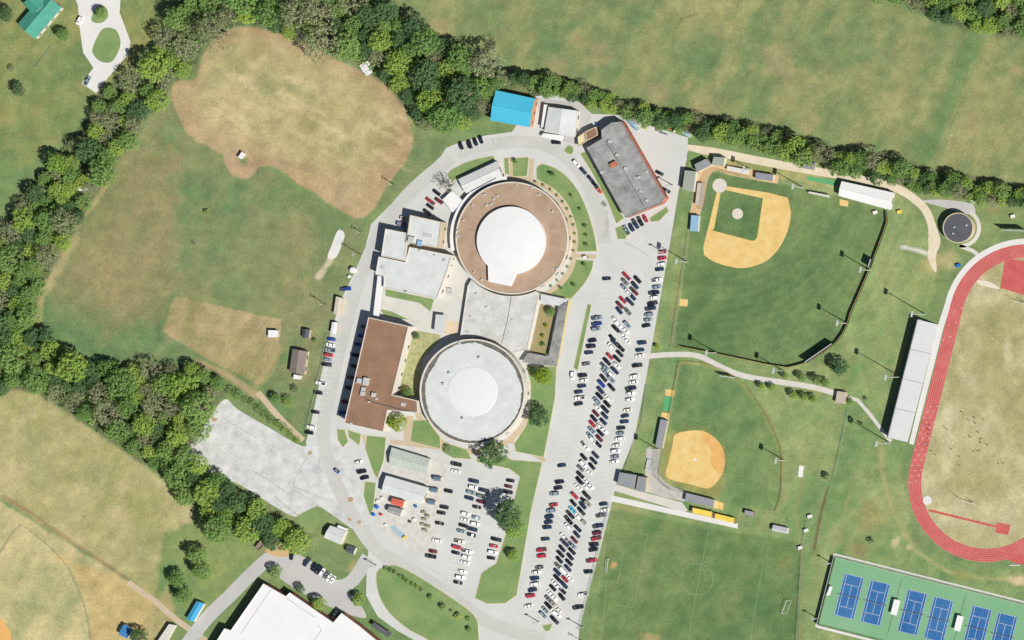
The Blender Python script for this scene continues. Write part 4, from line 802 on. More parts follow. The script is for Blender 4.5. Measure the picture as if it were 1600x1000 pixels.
for i, (x_, y_) in enumerate(((683, 748), (678, 766), (674, 785))):
    gable("kiosk", ["blue grey kiosk nearest the greenhouse in the fenced yard row", "blue grey kiosk in the middle of the fenced yard row", "blue grey kiosk next to the potted plant beds"][i], [(x_ - 5.5, y_ - 4), (x_ + 6, y_ - 2.5), (x_ + 5.5, y_ + 4), (x_ - 6, y_ + 3)], 2.3, 2.9, M_wall_tan, mat("kiosk_blue", A(112, 138, 160), var=0.06), "kiosk", wins=False, group="kiosks in the yard")
struct("tarp_bed", MB().sheet(gp([(608, 823), (616, 821), (633, 835), (627, 842)]), 0.075), mat("blue_tarp", A(170, 196, 208), var=0.05))
for i, (x_, y_, m, lb) in enumerate(((588, 792, M_bluebox, "bright blue water bin near the yard verge"), (583, 804, M_bluebox, "blue bin at the tip of the yard verge"), (649, 791, M_bluebox, "blue bin behind the white shop building"), (595, 804, M_redbox, "red bin beside the grey roofed shed"), (597, 778, M_paint, "white appliance beside the shop building corner"), (590, 783, M_paint, "small white bin near the yard verge"), (647, 812, M_paint, "white compost bag heap in the yard"), (640, 815, M_dkmetal, "dark barrel beside the white bag heap"), (602, 820, M_paint, "white utility trailer by the blue tarp"), (660, 775, M_metal, "white tank at the east end of the shop building"), (632, 840, M_yellow, "yellow crate at the end of the blue tarp"))):
    x, y, _ = at(x_, y_, 0.9); s_ = rng.uniform(1.1, 2.0)
    o = MB().prism(circ(x, y, s_ * 0.6, n=10), 0.05, 1.0).prism(circ(x, y, s_ * 0.45, n=10), 1.0, 1.15).build(["storage_bin", "storage_drum"][i % 2], m); tag(o, lb, "bin")
M_plant = mat("nursery_plants", A(150, 164, 132), c2=A(190, 196, 172), scale=1.5)
for i, (x_, y_) in enumerate(((662, 800), (668, 806), (663, 811), (661, 819), (669, 822), (664, 828))):
    x, y = G(x_, y_); t = thing("planter_bed", "low wooden bed of pale green nursery plants in the fenced yard", "planter", (x, y, 0), "nursery beds")
    MB().box(x, y, 0.05, 2.6, 1.5, 0.5, -0.2).build("box", M_wood, t); b2 = MB()
    for j in range(24): b2.tube((x + rng.uniform(-1.1, 1.1), y + rng.uniform(-0.6, 0.6), 0.55), (x + rng.uniform(-1.2, 1.2), y + rng.uniform(-0.7, 0.7), 1.1), 0.12, 0.2, 5)
    b2.build("plants", M_plant, t)
flat("stone_shelter", "small tan shelter at the end of the concrete field path", [(1308, 611), (1322, 613), (1319, 631), (1305, 629)], 3.0, M_wall_tan, mat("shelter_tan", A(196, 184, 166), var=0.06), "shelter", 0, wins=False)
for i, (x_, y_) in enumerate(((1400, 949), (1499, 974))):
    p = [(x_ - 1 + TU[0] * a + TV[0] * b_, y_ + TU[1] * a + TV[1] * b_) for a, b_ in ((-5, -12), (5, -12), (5, 12), (-5, 12))]
    canopy("court_shade", "white shade canopy between two pairs of tennis courts", p, 2.8, M_white_roof, "canopy", "tennis shade canopies")
canopy("court_shade", "small white shade canopy against the west fence of the tennis courts", [(1296, 916), (1301, 917), (1296, 931), (1291, 930)], 2.4, M_white_roof)
# score boards
def board(name, label, p0, p1, z0, z1, m, cat="scoreboard"):
    a, b_ = G(*p0), G(*p1); c = ((a[0] + b_[0]) / 2, (a[1] + b_[1]) / 2); L = math.hypot(b_[0] - a[0], b_[1] - a[1]); d = math.atan2(b_[1] - a[1], b_[0] - a[0])
    t = thing(name, label, cat, (*c, 0))
    MB().box(c[0], c[1], z0, L, 0.35, z1 - z0, d).build("panel", m, t); MB().box(c[0], c[1], z1 + 0.01, L + 0.1, 0.45, 0.12, d).build("cap", M_metal, t)
    for f in (0.12, 0.5, 0.88):
        q_ = (a[0] + (b_[0] - a[0]) * f, a[1] + (b_[1] - a[1]) * f); MB().tube((*q_, 0), (*q_, z0), 0.14).build("post", M_dkmetal, t)
board("batter_eye", "long dark wall board behind the centre field fence", (1263, 566), (1305, 537), 0.6, 6.2, M_screen, "board")
board("scoreboard", "baseball scoreboard behind the right field fence light pole", (1366, 405), (1362, 418), 2.0, 6.5, M_screen)
board("scoreboard", "wide scoreboard standing alone near the round field house", (1570, 360), (1606, 361), 2.5, 7.0, M_screen)
board("scoreboard", "dark scoreboard at the softball fence by the concrete path", (1129, 587), (1150, 590), 1.8, 5.0, M_metal)

# ------------------------------------------------------------------ fences
def fence(name, label, pts, h, group=None, screen=None, cap=None, step=7.0, sm=0):
    p = gp(smooth(pts, sm, False) if sm else pts)
    c = p[len(p) // 2]; t = thing(name, label, "fence", (c[0], c[1], 0), group)
    dist = [0]
    for a, b_ in zip(p[:-1], p[1:]): dist.append(dist[-1] + math.hypot(b_[0] - a[0], b_[1] - a[1]))
    n_ = max(2, int(dist[-1] / step)); q = []
    for i in range(n_ + 1):
        d = dist[-1] * i / n_; k = max(j for j in range(len(dist)) if dist[j] <= d + 1e-6); k = min(k, len(p) - 2)
        f = (d - dist[k]) / max(1e-6, dist[k + 1] - dist[k]); q.append((p[k][0] + (p[k + 1][0] - p[k][0]) * f, p[k][1] + (p[k + 1][1] - p[k][1]) * f))
    for v in q: MB().tube((*v, 0), (*v, h), 0.06, n=5).build("post", M_metal, t)
    rail = MB()
    for a, b_ in zip(q[:-1], q[1:]): rail.tube((*a, h), (*b_, h), 0.09 if cap else 0.04, n=5)
    rail.build("top_rail", cap or M_metal, t)
    for a, b_ in zip(q[:-1], q[1:]):
        L = math.hypot(b_[0] - a[0], b_[1] - a[1])
        MB().box((a[0] + b_[0]) / 2, (a[1] + b_[1]) / 2, 0.06, L - 0.14, 0.03, h - 0.12, math.atan2(b_[1] - a[1], b_[0] - a[0])).build("fence_panel", screen or M_link, t)
    return t
M_link = mat("chain_link", A(150, 154, 150), var=0.05, alpha=0.13)
fence("outfield_fence", "dark screened baseball outfield fence with yellow top pipe", [(1386, 330), (1388, 345), (1383, 360), (1360, 421), (1330, 490), (1323, 515), (1304, 540), (1262, 567), (1232, 574), (1200, 569), (1120, 552), (1064, 541)], 2.4, "ball field fences", M_screen, M_yellowcap, 6.0)
fence("foul_line_fence", "chain link fence along the baseball third base side", [(1050, 545), (1061, 470), (1072, 400), (1077, 366)], 1.8, "ball field fences")
fence("backstop_fence", "tall netting backstop curving behind baseball home plate", [(1100, 330), (1106, 285), (1112, 270), (1120, 264), (1140, 272), (1178, 281)], 5.0, "ball field fences")
fence("outfield_fence", "curved softball outfield fence with yellow top pipe", [(1063, 566), (1095, 567), (1130, 578), (1168, 604), (1200, 650), (1220, 695), (1224, 722), (1222, 775), (1213, 800)], 1.6, "ball field fences", None, M_yellowcap, 6.0, 3)
fence("foul_line_fence", "softball foul line fence beside the long slate dugout", [(1063, 567), (1055, 610), (1047, 655)], 1.8, "ball field fences", None, M_yellowcap)
fence("backstop_fence", "tall netting backstop curving behind softball home plate", [(1036, 702), (1027, 738), (1034, 757), (1050, 766), (1072, 769)], 5.0, "ball field fences")
fence("tennis_fence", "screened fence along the top side of the tennis courts", [T(0, -1), T(322, -1)], 3.0, "tennis court fences", None, M_paint, 8)
fence("tennis_fence", "dark screened fence along the west end of the tennis courts", [T(-1, 0), T(-1, 108)], 3.0, "tennis court fences", M_screen, M_paint, 8)
fence("tennis_fence", "fence along the soccer field side of the tennis courts", [T(0, 109), T(322, 109)], 3.0, "tennis court fences", None, M_paint, 8)
fence("tennis_divider", "low dark divider fence between two pairs of tennis courts", [T(110, 8), T(110, 98)], 1.0, "tennis dividers")
t = fence("tennis_divider", "low dark divider fence between two pairs of tennis courts", [T(213, 8), T(213, 98)], 1.0, "tennis dividers")
struct("court_edge", MB().strip(gp([T(-4, -4), T(322, -4)]), 1.2, 0.04), M_white_conc)
struct("court_edge", MB().strip(gp([T(-2, 112), T(322, 112)]), 1.2, 0.04), M_white_conc)
struct("court_edge", MB().strip(gp([T(-3.5, -5), T(-3.5, 113)]), 1.0, 0.045), M_white_conc)
fence("boundary_fence", "chain link fence between the soccer field and the tennis lawn", [(1262, 815), (1255, 850), (1250, 930), (1245, 1010)], 1.8, "lawn fences")
fence("boundary_fence", "chain link fence along the lot edge above the soccer field", [(953, 788), (938, 850), (921, 920), (905, 985)], 1.5, "lawn fences")
fence("boundary_fence", "chain link fence across the lawn west of the softball dugout", [(1011, 602), (1004, 660), (988, 702), (978, 735)], 1.5, "lawn fences")
fence("boundary_fence", "wire fence around the tan ball field in the south west", [(0, 868), (32, 818), (60, 838), (90, 865), (110, 890), (130, 935), (140, 970), (145, 1010)], 1.4, "lawn fences")
fence("boundary_fence", "wire fence down the lawn from the shelter to the lamp pole", [(1325, 642), (1316, 690), (1303, 745)], 1.4, "lawn fences")
fence("boundary_fence", "wire fence corner in the grass below the teal roofed farmhouse", [(8, 72), (55, 108), (82, 72)], 1.2, "lawn fences")
fence("boundary_fence", "wire fence between staff parking row and the cottage lawn", [(512, 522), (497, 600), (478, 672)], 1.4, "lawn fences")
# soccer goals
for i, (a, b_, lb) in enumerate((((953, 873), (950, 893), "white soccer goal facing the bare patch by the long car park"), ((1231, 938), (1224, 958), "white soccer goal near the chain link fence by the tennis courts"))):
    A_, B_ = G(*a), G(*b_); t = thing("soccer_goal", lb, "soccer goal", (A_[0], A_[1], 0), "soccer goals"); sg_ = -1 if i == 0 else 1
    A2, B2 = (A_[0] + sg_ * 2, A_[1]), (B_[0] + sg_ * 2, B_[1])
    for p in (A_, B_): MB().tube((*p, 0), (*p, 2.44), 0.1).build("upright", M_paint, t)
    MB().tube((*A_, 2.44), (*B_, 2.44), 0.12).build("crossbar", M_paint, t)
    for p, p2 in ((A_, A2), (B_, B2)): MB().tube((*p, 2.4), (*p2, 0.1), 0.07).tube((*p, 0.06), (*p2, 0.06), 0.07).build("stay", M_paint, t)
    MB().tube((*A2, 0.08), (*B2, 0.08), 0.07).build("rear_bar", M_paint, t)
# ------------------------------------------------------------------ light poles
def lamp(px_, py_, h, label, ndir=90, heads=4, wide=3.2, group="sports field light poles"):
    x, y = G(px_, py_); t = thing("light_pole", label, "light pole", (x, y, 0), group)
    MB().tube((x, y, 0), (x, y, h), 0.32, 0.16, 8).build("pole", M_metal, t)
    d = math.radians(ndir); ux, uy = math.cos(d), math.sin(d)
    for zz in ((h - 0.2, h - 1.3) if heads > 3 else (h - 0.2,)):
        a = MB().tube((x - ux * wide / 2, y - uy * wide / 2, zz), (x + ux * wide / 2, y + uy * wide / 2, zz), 0.09, n=5).build("crossarm", M_metal, t)
        for k in range(heads):
            f = -0.5 + (k + 0.5) / heads
            MB().box(x + ux * wide * f, y + uy * wide * f, zz - 0.75, 0.7, 0.7, 0.6, d).build("lamp_head", M_metal, a)
for px_, py_, h, lb in ((1360, 422, 19, "tall light pole at the right field fence by the scoreboard"), (1324, 505, 19, "tall light pole at the bend of the right field fence"), (1226, 719, 16, "light pole outside the right side of the softball fence"), (1224, 579, 18, "tall light pole on the path side of the centre field fence"), (1255, 293, 19, "tall light pole beside the green turf strip"), (1074, 409, 19, "tall light pole on the third base fence"), (1446, 491, 26, "very tall light pole at the north end of the grandstand"), (1408, 589, 29, "very tall light pole at the middle of the grandstand back"), (1391, 692, 26, "very tall light pole at the south end of the grandstand"), (1120, 551, 18, "tall light pole on the left centre field fence"), (1028, 702, 15, "light pole between the softball dugout and plaza"), (1172, 264, 12, "light pole behind the white roofed dugout")):
    lamp(px_, py_, h, lb, 80)
for px_, py_, h, lb in ((1278, 966, 9, "short light pole at the south west corner of the tennis courts"), (1300, 880, 9, "short light pole at the north west corner of the tennis courts"), (1037, 394, 9, "car park light pole beside the red cars at the lot edge"), (1052, 290, 10, "car park light pole beside the sage roofed grandstand"), (911, 980, 10, "car park light pole at the southern lot corner"), (843, 972, 9, "car park light pole on the grass island"), (589, 884, 8, "light pole at the tip of the triangular lawn")):
    lamp(px_, py_, h, lb, 0, 2, 1.6, "lot light poles")
M_pole = mat("creosoted_pole", A(150, 134, 112), var=0.1)
for px_, py_, h, lb in ((565, 398, 13, "wooden utility pole beside the old slab"), (565, 363, 7, "short utility pole beside the bend of the west drive"), (618, 289, 9, "utility pole in the grass by the dirt field corner"), (511, 476, 11, "utility pole west of the long trailer"), (917, 966 + 40, 12, "wooden utility pole at the soccer field corner")):
    x, y = G(px_, py_); t = thing("utility_pole", lb, "utility pole", (x, y, 0), "utility poles")
    MB().tube((x, y, 0), (x, y, h), 0.2, 0.14, 7).build("pole", M_pole, t)
    a = MB().box(x, y, h - 0.8, 2.6, 0.15, 0.15, 1.4).build("crossarm", M_metal, t); MB().tube((x + 0.4, y, h - 2.6), (x + 0.4, y, h - 1.4), 0.3, n=8).build("transformer", M_metal, t)
# benches around the field
for px_, py_, lb in ((1519, 786, "white football goal post at the lower end of the track infield"), (1600, 474, "white football goal post at the upper end of the track infield")):
    x, y = G(px_, py_); t = thing("goal_post", lb, "goal post", (x, y, 0), "football goal posts"); ux, uy = T_N[0], -T_N[1]
    MB().tube((x, y, 0), (x, y, 3.05), 0.16, n=8).build("base_post", M_paint, t); MB().tube((x - ux * 3.55, y - uy * 3.55, 3.05), (x + ux * 3.55, y + uy * 3.55, 3.05), 0.14).build("crossbar", M_paint, t)
    for s_ in (-3.55, 3.55): MB().tube((x + ux * s_, y + uy * s_, 3.05), (x + ux * s_, y + uy * s_, 8.5), 0.12).build("upright", M_paint, t)
for px_, py_, m, lb in ((1497, 415, M_bluebox, "blue storage bin on the outer edge of the track apron"), (1405, 331, M_yellow, "yellow storage bin east of the long white batting building"), (1367, 332, M_paint, "white storage bin inside the right field fence corner"), (1265, 807, M_paint, "white portable toilet by the fence corner near the metal shed"), (1259, 829, M_paint, "white portable toilet beside the lawn fence end"), (1520, 315, M_paint, "white storage bin beside the field house yard"), (1582, 338, M_paint, "white storage bin below the hedgerow near the lone scoreboard"), (1250, 556 + 300, M_paint, "white storage bin by the soccer field corner")):
    x, y, _ = at(px_, py_, 1.5); t = thing("storage_bin", lb, "bin", (x, y, 0)); MB().box(x, y, 0, 2.2, 1.6, 1.4, 0.3).build("bin_body", m, t); MB().box(x, y, 1.4, 2.35, 1.75, 0.15, 0.3).build("lid", m, t)
for px_, py_, an, lb in ((1586, 883, 0.0, "white team bench outside the lower bend of the running track"),):
    x, y = G(px_, py_); t = thing("field_bench", lb, "bench", (x, y, 0)); MB().box(x, y, 0.45, 6.0, 0.5, 0.1, an).build("seat", M_paint, t)
    for s_ in (-2.4, 0, 2.4): MB().box(x + s_ * math.cos(an), y + s_ * math.sin(an), 0, 0.12, 0.45, 0.45, an).build("leg", M_paint, t)
for px_, py_, an, lb in ((1017, 727, 1.35, "pale bleachers on the softball plaza"), (704, 456, -0.1, "picnic bleachers in the school inner yard")):
    x, y = G(px_, py_); t = thing("bleachers", lb, "bleachers", (x, y, 0))
    for k in range(5):
        o_ = (k - 2) * 0.75; MB().box(x - math.sin(an) * o_, y + math.cos(an) * o_, 0.35 + k * 0.3, 6.5 if px_ > 900 else 3, 0.5, 0.08, an).build("plank", M_alu, t)
    for s_ in (-2.5, 2.5):
        f = s_ if px_ > 900 else s_ * 0.45
        MB().tube((x + math.cos(an) * f + math.sin(an) * 1.6, y + math.sin(an) * f - math.cos(an) * 1.6, 0.3), (x + math.cos(an) * f - math.sin(an) * 1.6, y + math.sin(an) * f + math.cos(an) * 1.6, 1.55), 0.08).tube((x + math.cos(an) * f - math.sin(an) * 1.6, y + math.sin(an) * f + math.cos(an) * 1.6, 0), (x + math.cos(an) * f - math.sin(an) * 1.6, y + math.sin(an) * f + math.cos(an) * 1.6, 1.55), 0.08).build("frame", M_metal, t)

# ------------------------------------------------------------------ trees
def leafmat(name, c, c2, var=0.25):
    m = bpy.data.materials.new(name); m.use_nodes = True; n = m.node_tree; b = n.nodes["Principled BSDF"]
    b.inputs["Roughness"].default_value = 0.75; b.inputs["Specular IOR Level"].default_value = 0.15
    oi = n.nodes.new("ShaderNodeObjectInfo"); geo = n.nodes.new("ShaderNodeNewGeometry")
    tn = n.nodes.new("ShaderNodeTexNoise"); tn.inputs["Scale"].default_value = 0.45; tn.inputs["Detail"].default_value = 4; n.links.new(geo.outputs["Position"], tn.inputs["Vector"])
    ad = n.nodes.new("ShaderNodeMath"); ad.operation = 'MULTIPLY_ADD'; ad.inputs[1].default_value = 0.75; n.links.new(oi.outputs["Random"], ad.inputs[0])
    su = n.nodes.new("ShaderNodeMath"); su.operation = 'SUBTRACT'; su.inputs[1].default_value = 0.35; n.links.new(tn.outputs["Fac"], su.inputs[0]); n.links.new(su.outputs[0], ad.inputs[2])
    mx = n.nodes.new("ShaderNodeMix"); mx.data_type = 'RGBA'; mx.inputs[6].default_value = (*c, 1); mx.inputs[7].default_value = (*c2, 1)
    n.links.new(ad.outputs[0], mx.inputs[0]); n.links.new(mx.outputs[2], b.inputs["Base Color"])
    tr = n.nodes.new("ShaderNodeBsdfTranslucent"); n.links.new(mx.outputs[2], tr.inputs[0])
    ms_ = n.nodes.new("ShaderNodeMixShader"); ms_.inputs[0].default_value = 0.4; out = n.nodes["Material Output"]
    n.links.new(b.outputs[0], ms_.inputs[1]); n.links.new(tr.outputs[0], ms_.inputs[2]); n.links.new(ms_.outputs[0], out.inputs[0])
    return m
LEAF = {"bright": leafmat("spring_leaves", (0.26, 0.41, 0.085), (0.38, 0.50, 0.12)), "mid": leafmat("green_leaves", (0.16, 0.30, 0.09), (0.27, 0.40, 0.12)),
        "dark": leafmat("dark_leaves", (0.09, 0.18, 0.08), (0.15, 0.25, 0.10)), "grey": leafmat("budding_twigs", (0.27, 0.31, 0.16), (0.37, 0.39, 0.23)), "lime": leafmat("lime_leaves", (0.24, 0.36, 0.03), (0.32, 0.40, 0.05))}
M_bark = mat("bark", (0.19, 0.165, 0.125), var=0.2, scale=1.5)
def make_tree(seed, nclump, nleaf, size, flat_=0.62, bare=False):
    """unit tree: crown radius 1, height about 1.75"""
    r = random.Random(seed); crown = MB(); trunk = MB()
    trunk.tube((0, 0, 0), (r.uniform(-.04, .04), r.uniform(-.04, .04), 0.75), 0.07, 0.05, 7); top = (0, 0, 0.72)
    for k in range(12):
        a = r.uniform(0, 6.283); l = r.uniform(0.45, 0.85); z0 = r.uniform(0.4, 0.75)
        e = (math.cos(a) * l, math.sin(a) * l, z0 + r.uniform(0.25, 0.75)); m_ = (e[0] * 0.5, e[1] * 0.5, z0 + (e[2] - z0) * 0.65)
        trunk.tube((0, 0, z0), m_, 0.035, 0.024, 5).tube(m_, e, 0.024, 0.008, 5)
        if bare:
            for q in range(7):
                e2 = (e[0] + r.uniform(-.3, .3), e[1] + r.uniform(-.3, .3), e[2] + r.uniform(-.05, .3)); trunk.tube(m_ if q % 2 else e, e2, 0.012, 0.004, 4)
    lob = [(r.uniform(0, 6.283), r.uniform(0.55, 1.25)) for _ in range(8)]
    vs_, fs = [], []
    for c in range(nclump):
        a = r.uniform(0, 6.283); u = r.random() ** 0.5
        rad = 1.0
        for la, lr in lob:
            d = abs((a - la + math.pi) % 6.283 - math.pi)
            if d < 0.55: rad = rad * 0.4 + lr * 0.6
        rr_ = u * rad * 0.92; hz = math.sqrt(max(0.0, 1 - u * u))
        z = 0.95 + flat_ * hz * r.uniform(0.3, 1.0) * 1.2 - (0.35 * r.random() if u > 0.6 else 0.0)
        cx, cy = rr_ * math.cos(a), rr_ * math.sin(a); cr = r.uniform(0.07, 0.16)
        for j in range(nleaf):
            th = r.uniform(0, 6.283); ph = math.acos(r.uniform(-0.35, 1)); q = cr * r.uniform(0.55, 1.0)
            nx, ny, nz_ = math.sin(ph) * math.cos(th), math.sin(ph) * math.sin(th), math.cos(ph)
            p = Vector((cx + nx * q, cy + ny * q, z + nz_ * q * 0.8)); nn = Vector((nx + r.uniform(-.5, .5), ny + r.uniform(-.5, .5), nz_ + r.uniform(0.1, 1.0))).normalized()
            t1 = nn.orthogonal().normalized(); t2 = nn.cross(t1); ro = r.uniform(0, 6.283); s_ = size * r.uniform(0.6, 1.3)
            e1 = (t1 * math.cos(ro) + t2 * math.sin(ro)) * s_; e2 = (t2 * math.cos(ro) - t1 * math.sin(ro)) * s_ * 0.8
            o = len(vs_); vs_ += [tuple(p + e1), tuple(p + e2), tuple(p - e1), tuple(p - e2)]; fs.append((o, o + 1, o + 2, o + 3))
    crown.add(vs_, fs)
    return trunk.mesh("trunk", m=M_bark), crown.mesh("crown")
PROTO = {"full": [make_tree(s, 230, 18, 0.037) for s in range(10)], "loose": [make_tree(40 + s, 150, 13, 0.032) for s in range(4)], "bare": [make_tree(80 + s, 60, 8, 0.028, bare=True) for s in range(3)], "small": [make_tree(120 + s, 60, 12, 0.10) for s in range(4)]}
for k_, L_ in PROTO.items():
    for tm, cm in L_: cm.materials.append(LEAF["mid"])
NT = 0
def tree(px_, py_, rpx, leaf, label, group=None, form="full", hf=None, name="broadleaf_tree", cat="tree"):
    global NT
    R_ = rpx * S; hs = (hf or rng.uniform(0.85, 1.1)) * R_
    hs = max(hs, R_ * 0.7)
    x, y, _ = at(px_, py_, hs * 1.15)
    t = thing(name, label, cat, (x, y, 0), group); t.rotation_euler = (0, 0, rng.uniform(0, 6.283)); t.scale = (R_, R_, hs)
    tm, cm = PROTO[form][NT % len(PROTO[form])]; NT += 1
    a = bpy.data.objects.new("trunk", tm); b_ = bpy.data.objects.new("crown", cm)
    for o in (a, b_): col.objects.link(o); o.parent = t
    b_.material_slots[0].link = 'OBJECT'; b_.material_slots[0].material = LEAF[leaf]
    return t
BELTS = [
 ("the northern wood above the worn dirt field", [(278, -12), (565, -12), (622, 22), (668, 52), (705, 78), (762, 98), (772, 126), (735, 165), (700, 190), (668, 196), (650, 175), (610, 128), (570, 102), (495, 68), (432, 42), (385, 32), (345, 40), (312, 70), (298, 105), (275, 122), (285, 60)], (12, 28), (0.26, 0.38, 0.20, 0.16)),
 ("the western wood strip between the two fields", [(275, 25), (235, 90), (160, 150), (125, 215), (68, 268), (20, 340), (-12, 380), (-12, 515), (45, 498), (55, 460), (92, 390), (155, 285), (228, 182), (262, 130), (280, 70)], (10, 22), (0.28, 0.36, 0.20, 0.16)),
 ("the south western wood beside the gravel lot", [(-12, 520), (48, 505), (100, 552), (160, 576), (310, 578), (338, 590), (342, 612), (302, 680), (288, 715), (258, 738), (178, 682), (62, 608), (20, 598), (-12, 620)], (11, 24), (0.28, 0.38, 0.18, 0.16)),
 ("the tree belt along the lower edge of the gravel lot", [(258, 740), (300, 722), (338, 752), (398, 792), (446, 820), (482, 842), (474, 856), (432, 858), (334, 808), (272, 762)], (14, 21), (0.42, 0.46, 0.12, 0.0)),
 ("the hedgerow south of the northern meadow", [(788, 112), (850, 120), (905, 136), (1000, 168), (1100, 190), (1200, 208), (1300, 237), (1400, 254), (1450, 274), (1612, 304), (1612, 322), (1500, 308), (1400, 288), (1250, 246), (1140, 222), (1080, 206), (1020, 188), (960, 172), (900, 158), (840, 143), (800, 140), (745, 180), (715, 195), (740, 165)], (8.5, 15), (0.22, 0.34, 0.28, 0.16)),
 ("the wood edge beyond the northern meadow", [(1362, -10), (1610, -10), (1610, 55), (1560, 48), (1500, 32), (1440, 15)], (12, 18), (0.36, 0.34, 0.10, 0.20)),
]
SHORT = {"bright": "bright", "mid": "green", "dark": "dark", "grey": "grey"}
LANDMARKS = [(290, 20, "at the farm drive corner"), (360, 15, "above the dirt field tip"), (440, 15, "along the dirt field top"), (520, 40, "above the dirt field"), (560, 70, "near the rubble heaps"), (620, 60, "at the meadow corner"), (640, 140, "at the dirt field's end"), (690, 110, "between meadow and dirt field"), (720, 170, "near the curved drive"), (760, 110, "near the blue roof"), (230, 120, "below the white drive"), (190, 190, "beside the dirt lobe"), (150, 240, "at the north west field"), (120, 300, "near the woodland hut"), (60, 300, "at the western meadow nook"), (90, 370, "beside the tan field margin"), (30, 380, "at the west end"), (60, 440, "by the sandy margin"), (10, 460, "deep in the west wood"), (20, 540, "at the wood junction"), (90, 570, "at the west field foot"), (60, 600, "at the tan field tip"), (150, 600, "in the middle wood"), (200, 590, "below the green field"), (150, 660, "along the tan field"), (260, 590, "below the bare plot"), (330, 600, "at the dirt lane end"), (300, 650, "at the gravel lot corner"), (240, 660, "in the deep south wood"), (230, 720, "at the tan field bend"), (290, 740, "at the gravel lot foot"), (350, 780, "along the gravel lot"), (420, 820, "near the open container"), (470, 850, "near the pale cottage"), (820, 125, "behind the blue hall"), (900, 145, "behind the workshop"), (980, 172, "behind the brick block"), (1050, 190, "behind the equipment yard"), (1120, 205, "near the farm track start"), (1200, 225, "above the baseball dugouts"), (1270, 242, "near the grey hut"), (1350, 262, "above the batting building"), (1430, 285, "at the farm track bend"), (1500, 295, "behind the field house"), (1580, 308, "near the lone scoreboard"), (1400, 0, "at the meadow's far side"), (1480, 15, "at the meadow's far middle"), (1580, 30, "at the meadow's far corner")]
ADJ = {"bright": "bright green leafy", "mid": "mid green leafy", "dark": "dark green dense", "grey": "grey brown half bare"}
def inside(poly, x, y):
    c = False; n_ = len(poly)
    for i in range(n_):
        x0, y0 = poly[i]; x1, y1 = poly[i - 1]
        if (y0 > y) != (y1 > y) and x < (x1 - x0) * (y - y0) / (y1 - y0) + x0: c = not c
    return c
under = MB(); trr = random.Random(21)
for bi, (bn, poly, (ra, rb), pr) in enumerate(BELTS):
    xs_, ys_ = [p[0] for p in poly], [p[1] for p in poly]; placed = []
    for k in range(6000):
        x, y = trr.uniform(min(xs_), max(xs_)), trr.uniform(min(ys_), max(ys_))
        if not inside(poly, x, y): continue
        r = ra + (rb - ra) * trr.random() ** 1.2
        if k > 2500: r = ra * trr.uniform(0.95, 1.15)
        if all((x - a) ** 2 + (y - b_) ** 2 > ((r + c) * (0.54 if bi == 4 else 0.73)) ** 2 and (x - 572) ** 2 + (y - 107) ** 2 > (r + 12) ** 2 and (x - 802) ** 2 + (y - 168) ** 2 > (r + 36) ** 2 for a, b_, c in placed): placed.append((x, y, r))
    info = []
    for x, y, r in placed:
        u = trr.random(); lf = "bright" if u < pr[0] else "mid" if u < pr[0] + pr[1] else "dark" if u < sum(pr[:3]) else "grey"
        sz = "large" if r > ra + 0.45 * (rb - ra) else "medium" if r > ra + 0.1 * (rb - ra) else "small"
        info.append((x, y, r, lf, sz))
    for x, y, r, lf, sz in info:
        nb = min((q for q in info if q[0] != x), key=lambda q: (q[0] - x) ** 2 + (q[1] - y) ** 2)
        lm = min(LANDMARKS, key=lambda q: (q[0] - x) ** 2 + (q[1] - y) ** 2)[2]
        tree(x, y, r * 1.18, lf, f"{sz} {ADJ[lf]} tree beside a {nb[4]} {SHORT[nb[3]]} one {lm}", f"woodland trees {lm}", "loose" if lf == "grey" else "full", name="half_bare_tree" if lf == "grey" else "broadleaf_tree", hf=trr.uniform(0.9, 1.35) * (1.25 if bi == 4 else 1))
    for k in range(int(abs(area(poly)) * 0.11)):
        x, y = trr.uniform(min(xs_), max(xs_)), trr.uniform(min(ys_), max(ys_))
        if not inside(poly, x + trr.uniform(-5, 5), y + trr.uniform(-5, 5)): continue
        gx, gy = G(x, y); hh = trr.uniform(0.4, 2.6); s_ = trr.uniform(0.35, 0.8)
        for j in range(5):
            n_ = Vector((trr.uniform(-1, 1), trr.uniform(-1, 1), trr.uniform(0.3, 1.2))).normalized(); t1 = n_.orthogonal().normalized() * s_; t2 = n_.cross(t1)
            p = Vector((gx + trr.uniform(-.9, .9), gy + trr.uniform(-.9, .9), hh * trr.uniform(0.3, 1)))
            under.add([tuple(p + t1), tuple(p + t2), tuple(p - t1), tuple(p - t2)], [(0, 1, 2, 3)])
o = under.build("undergrowth", LEAF["mid"]); tag(o, "tangled green undergrowth filling the woods and hedgerow", "undergrowth", kind="stuff")
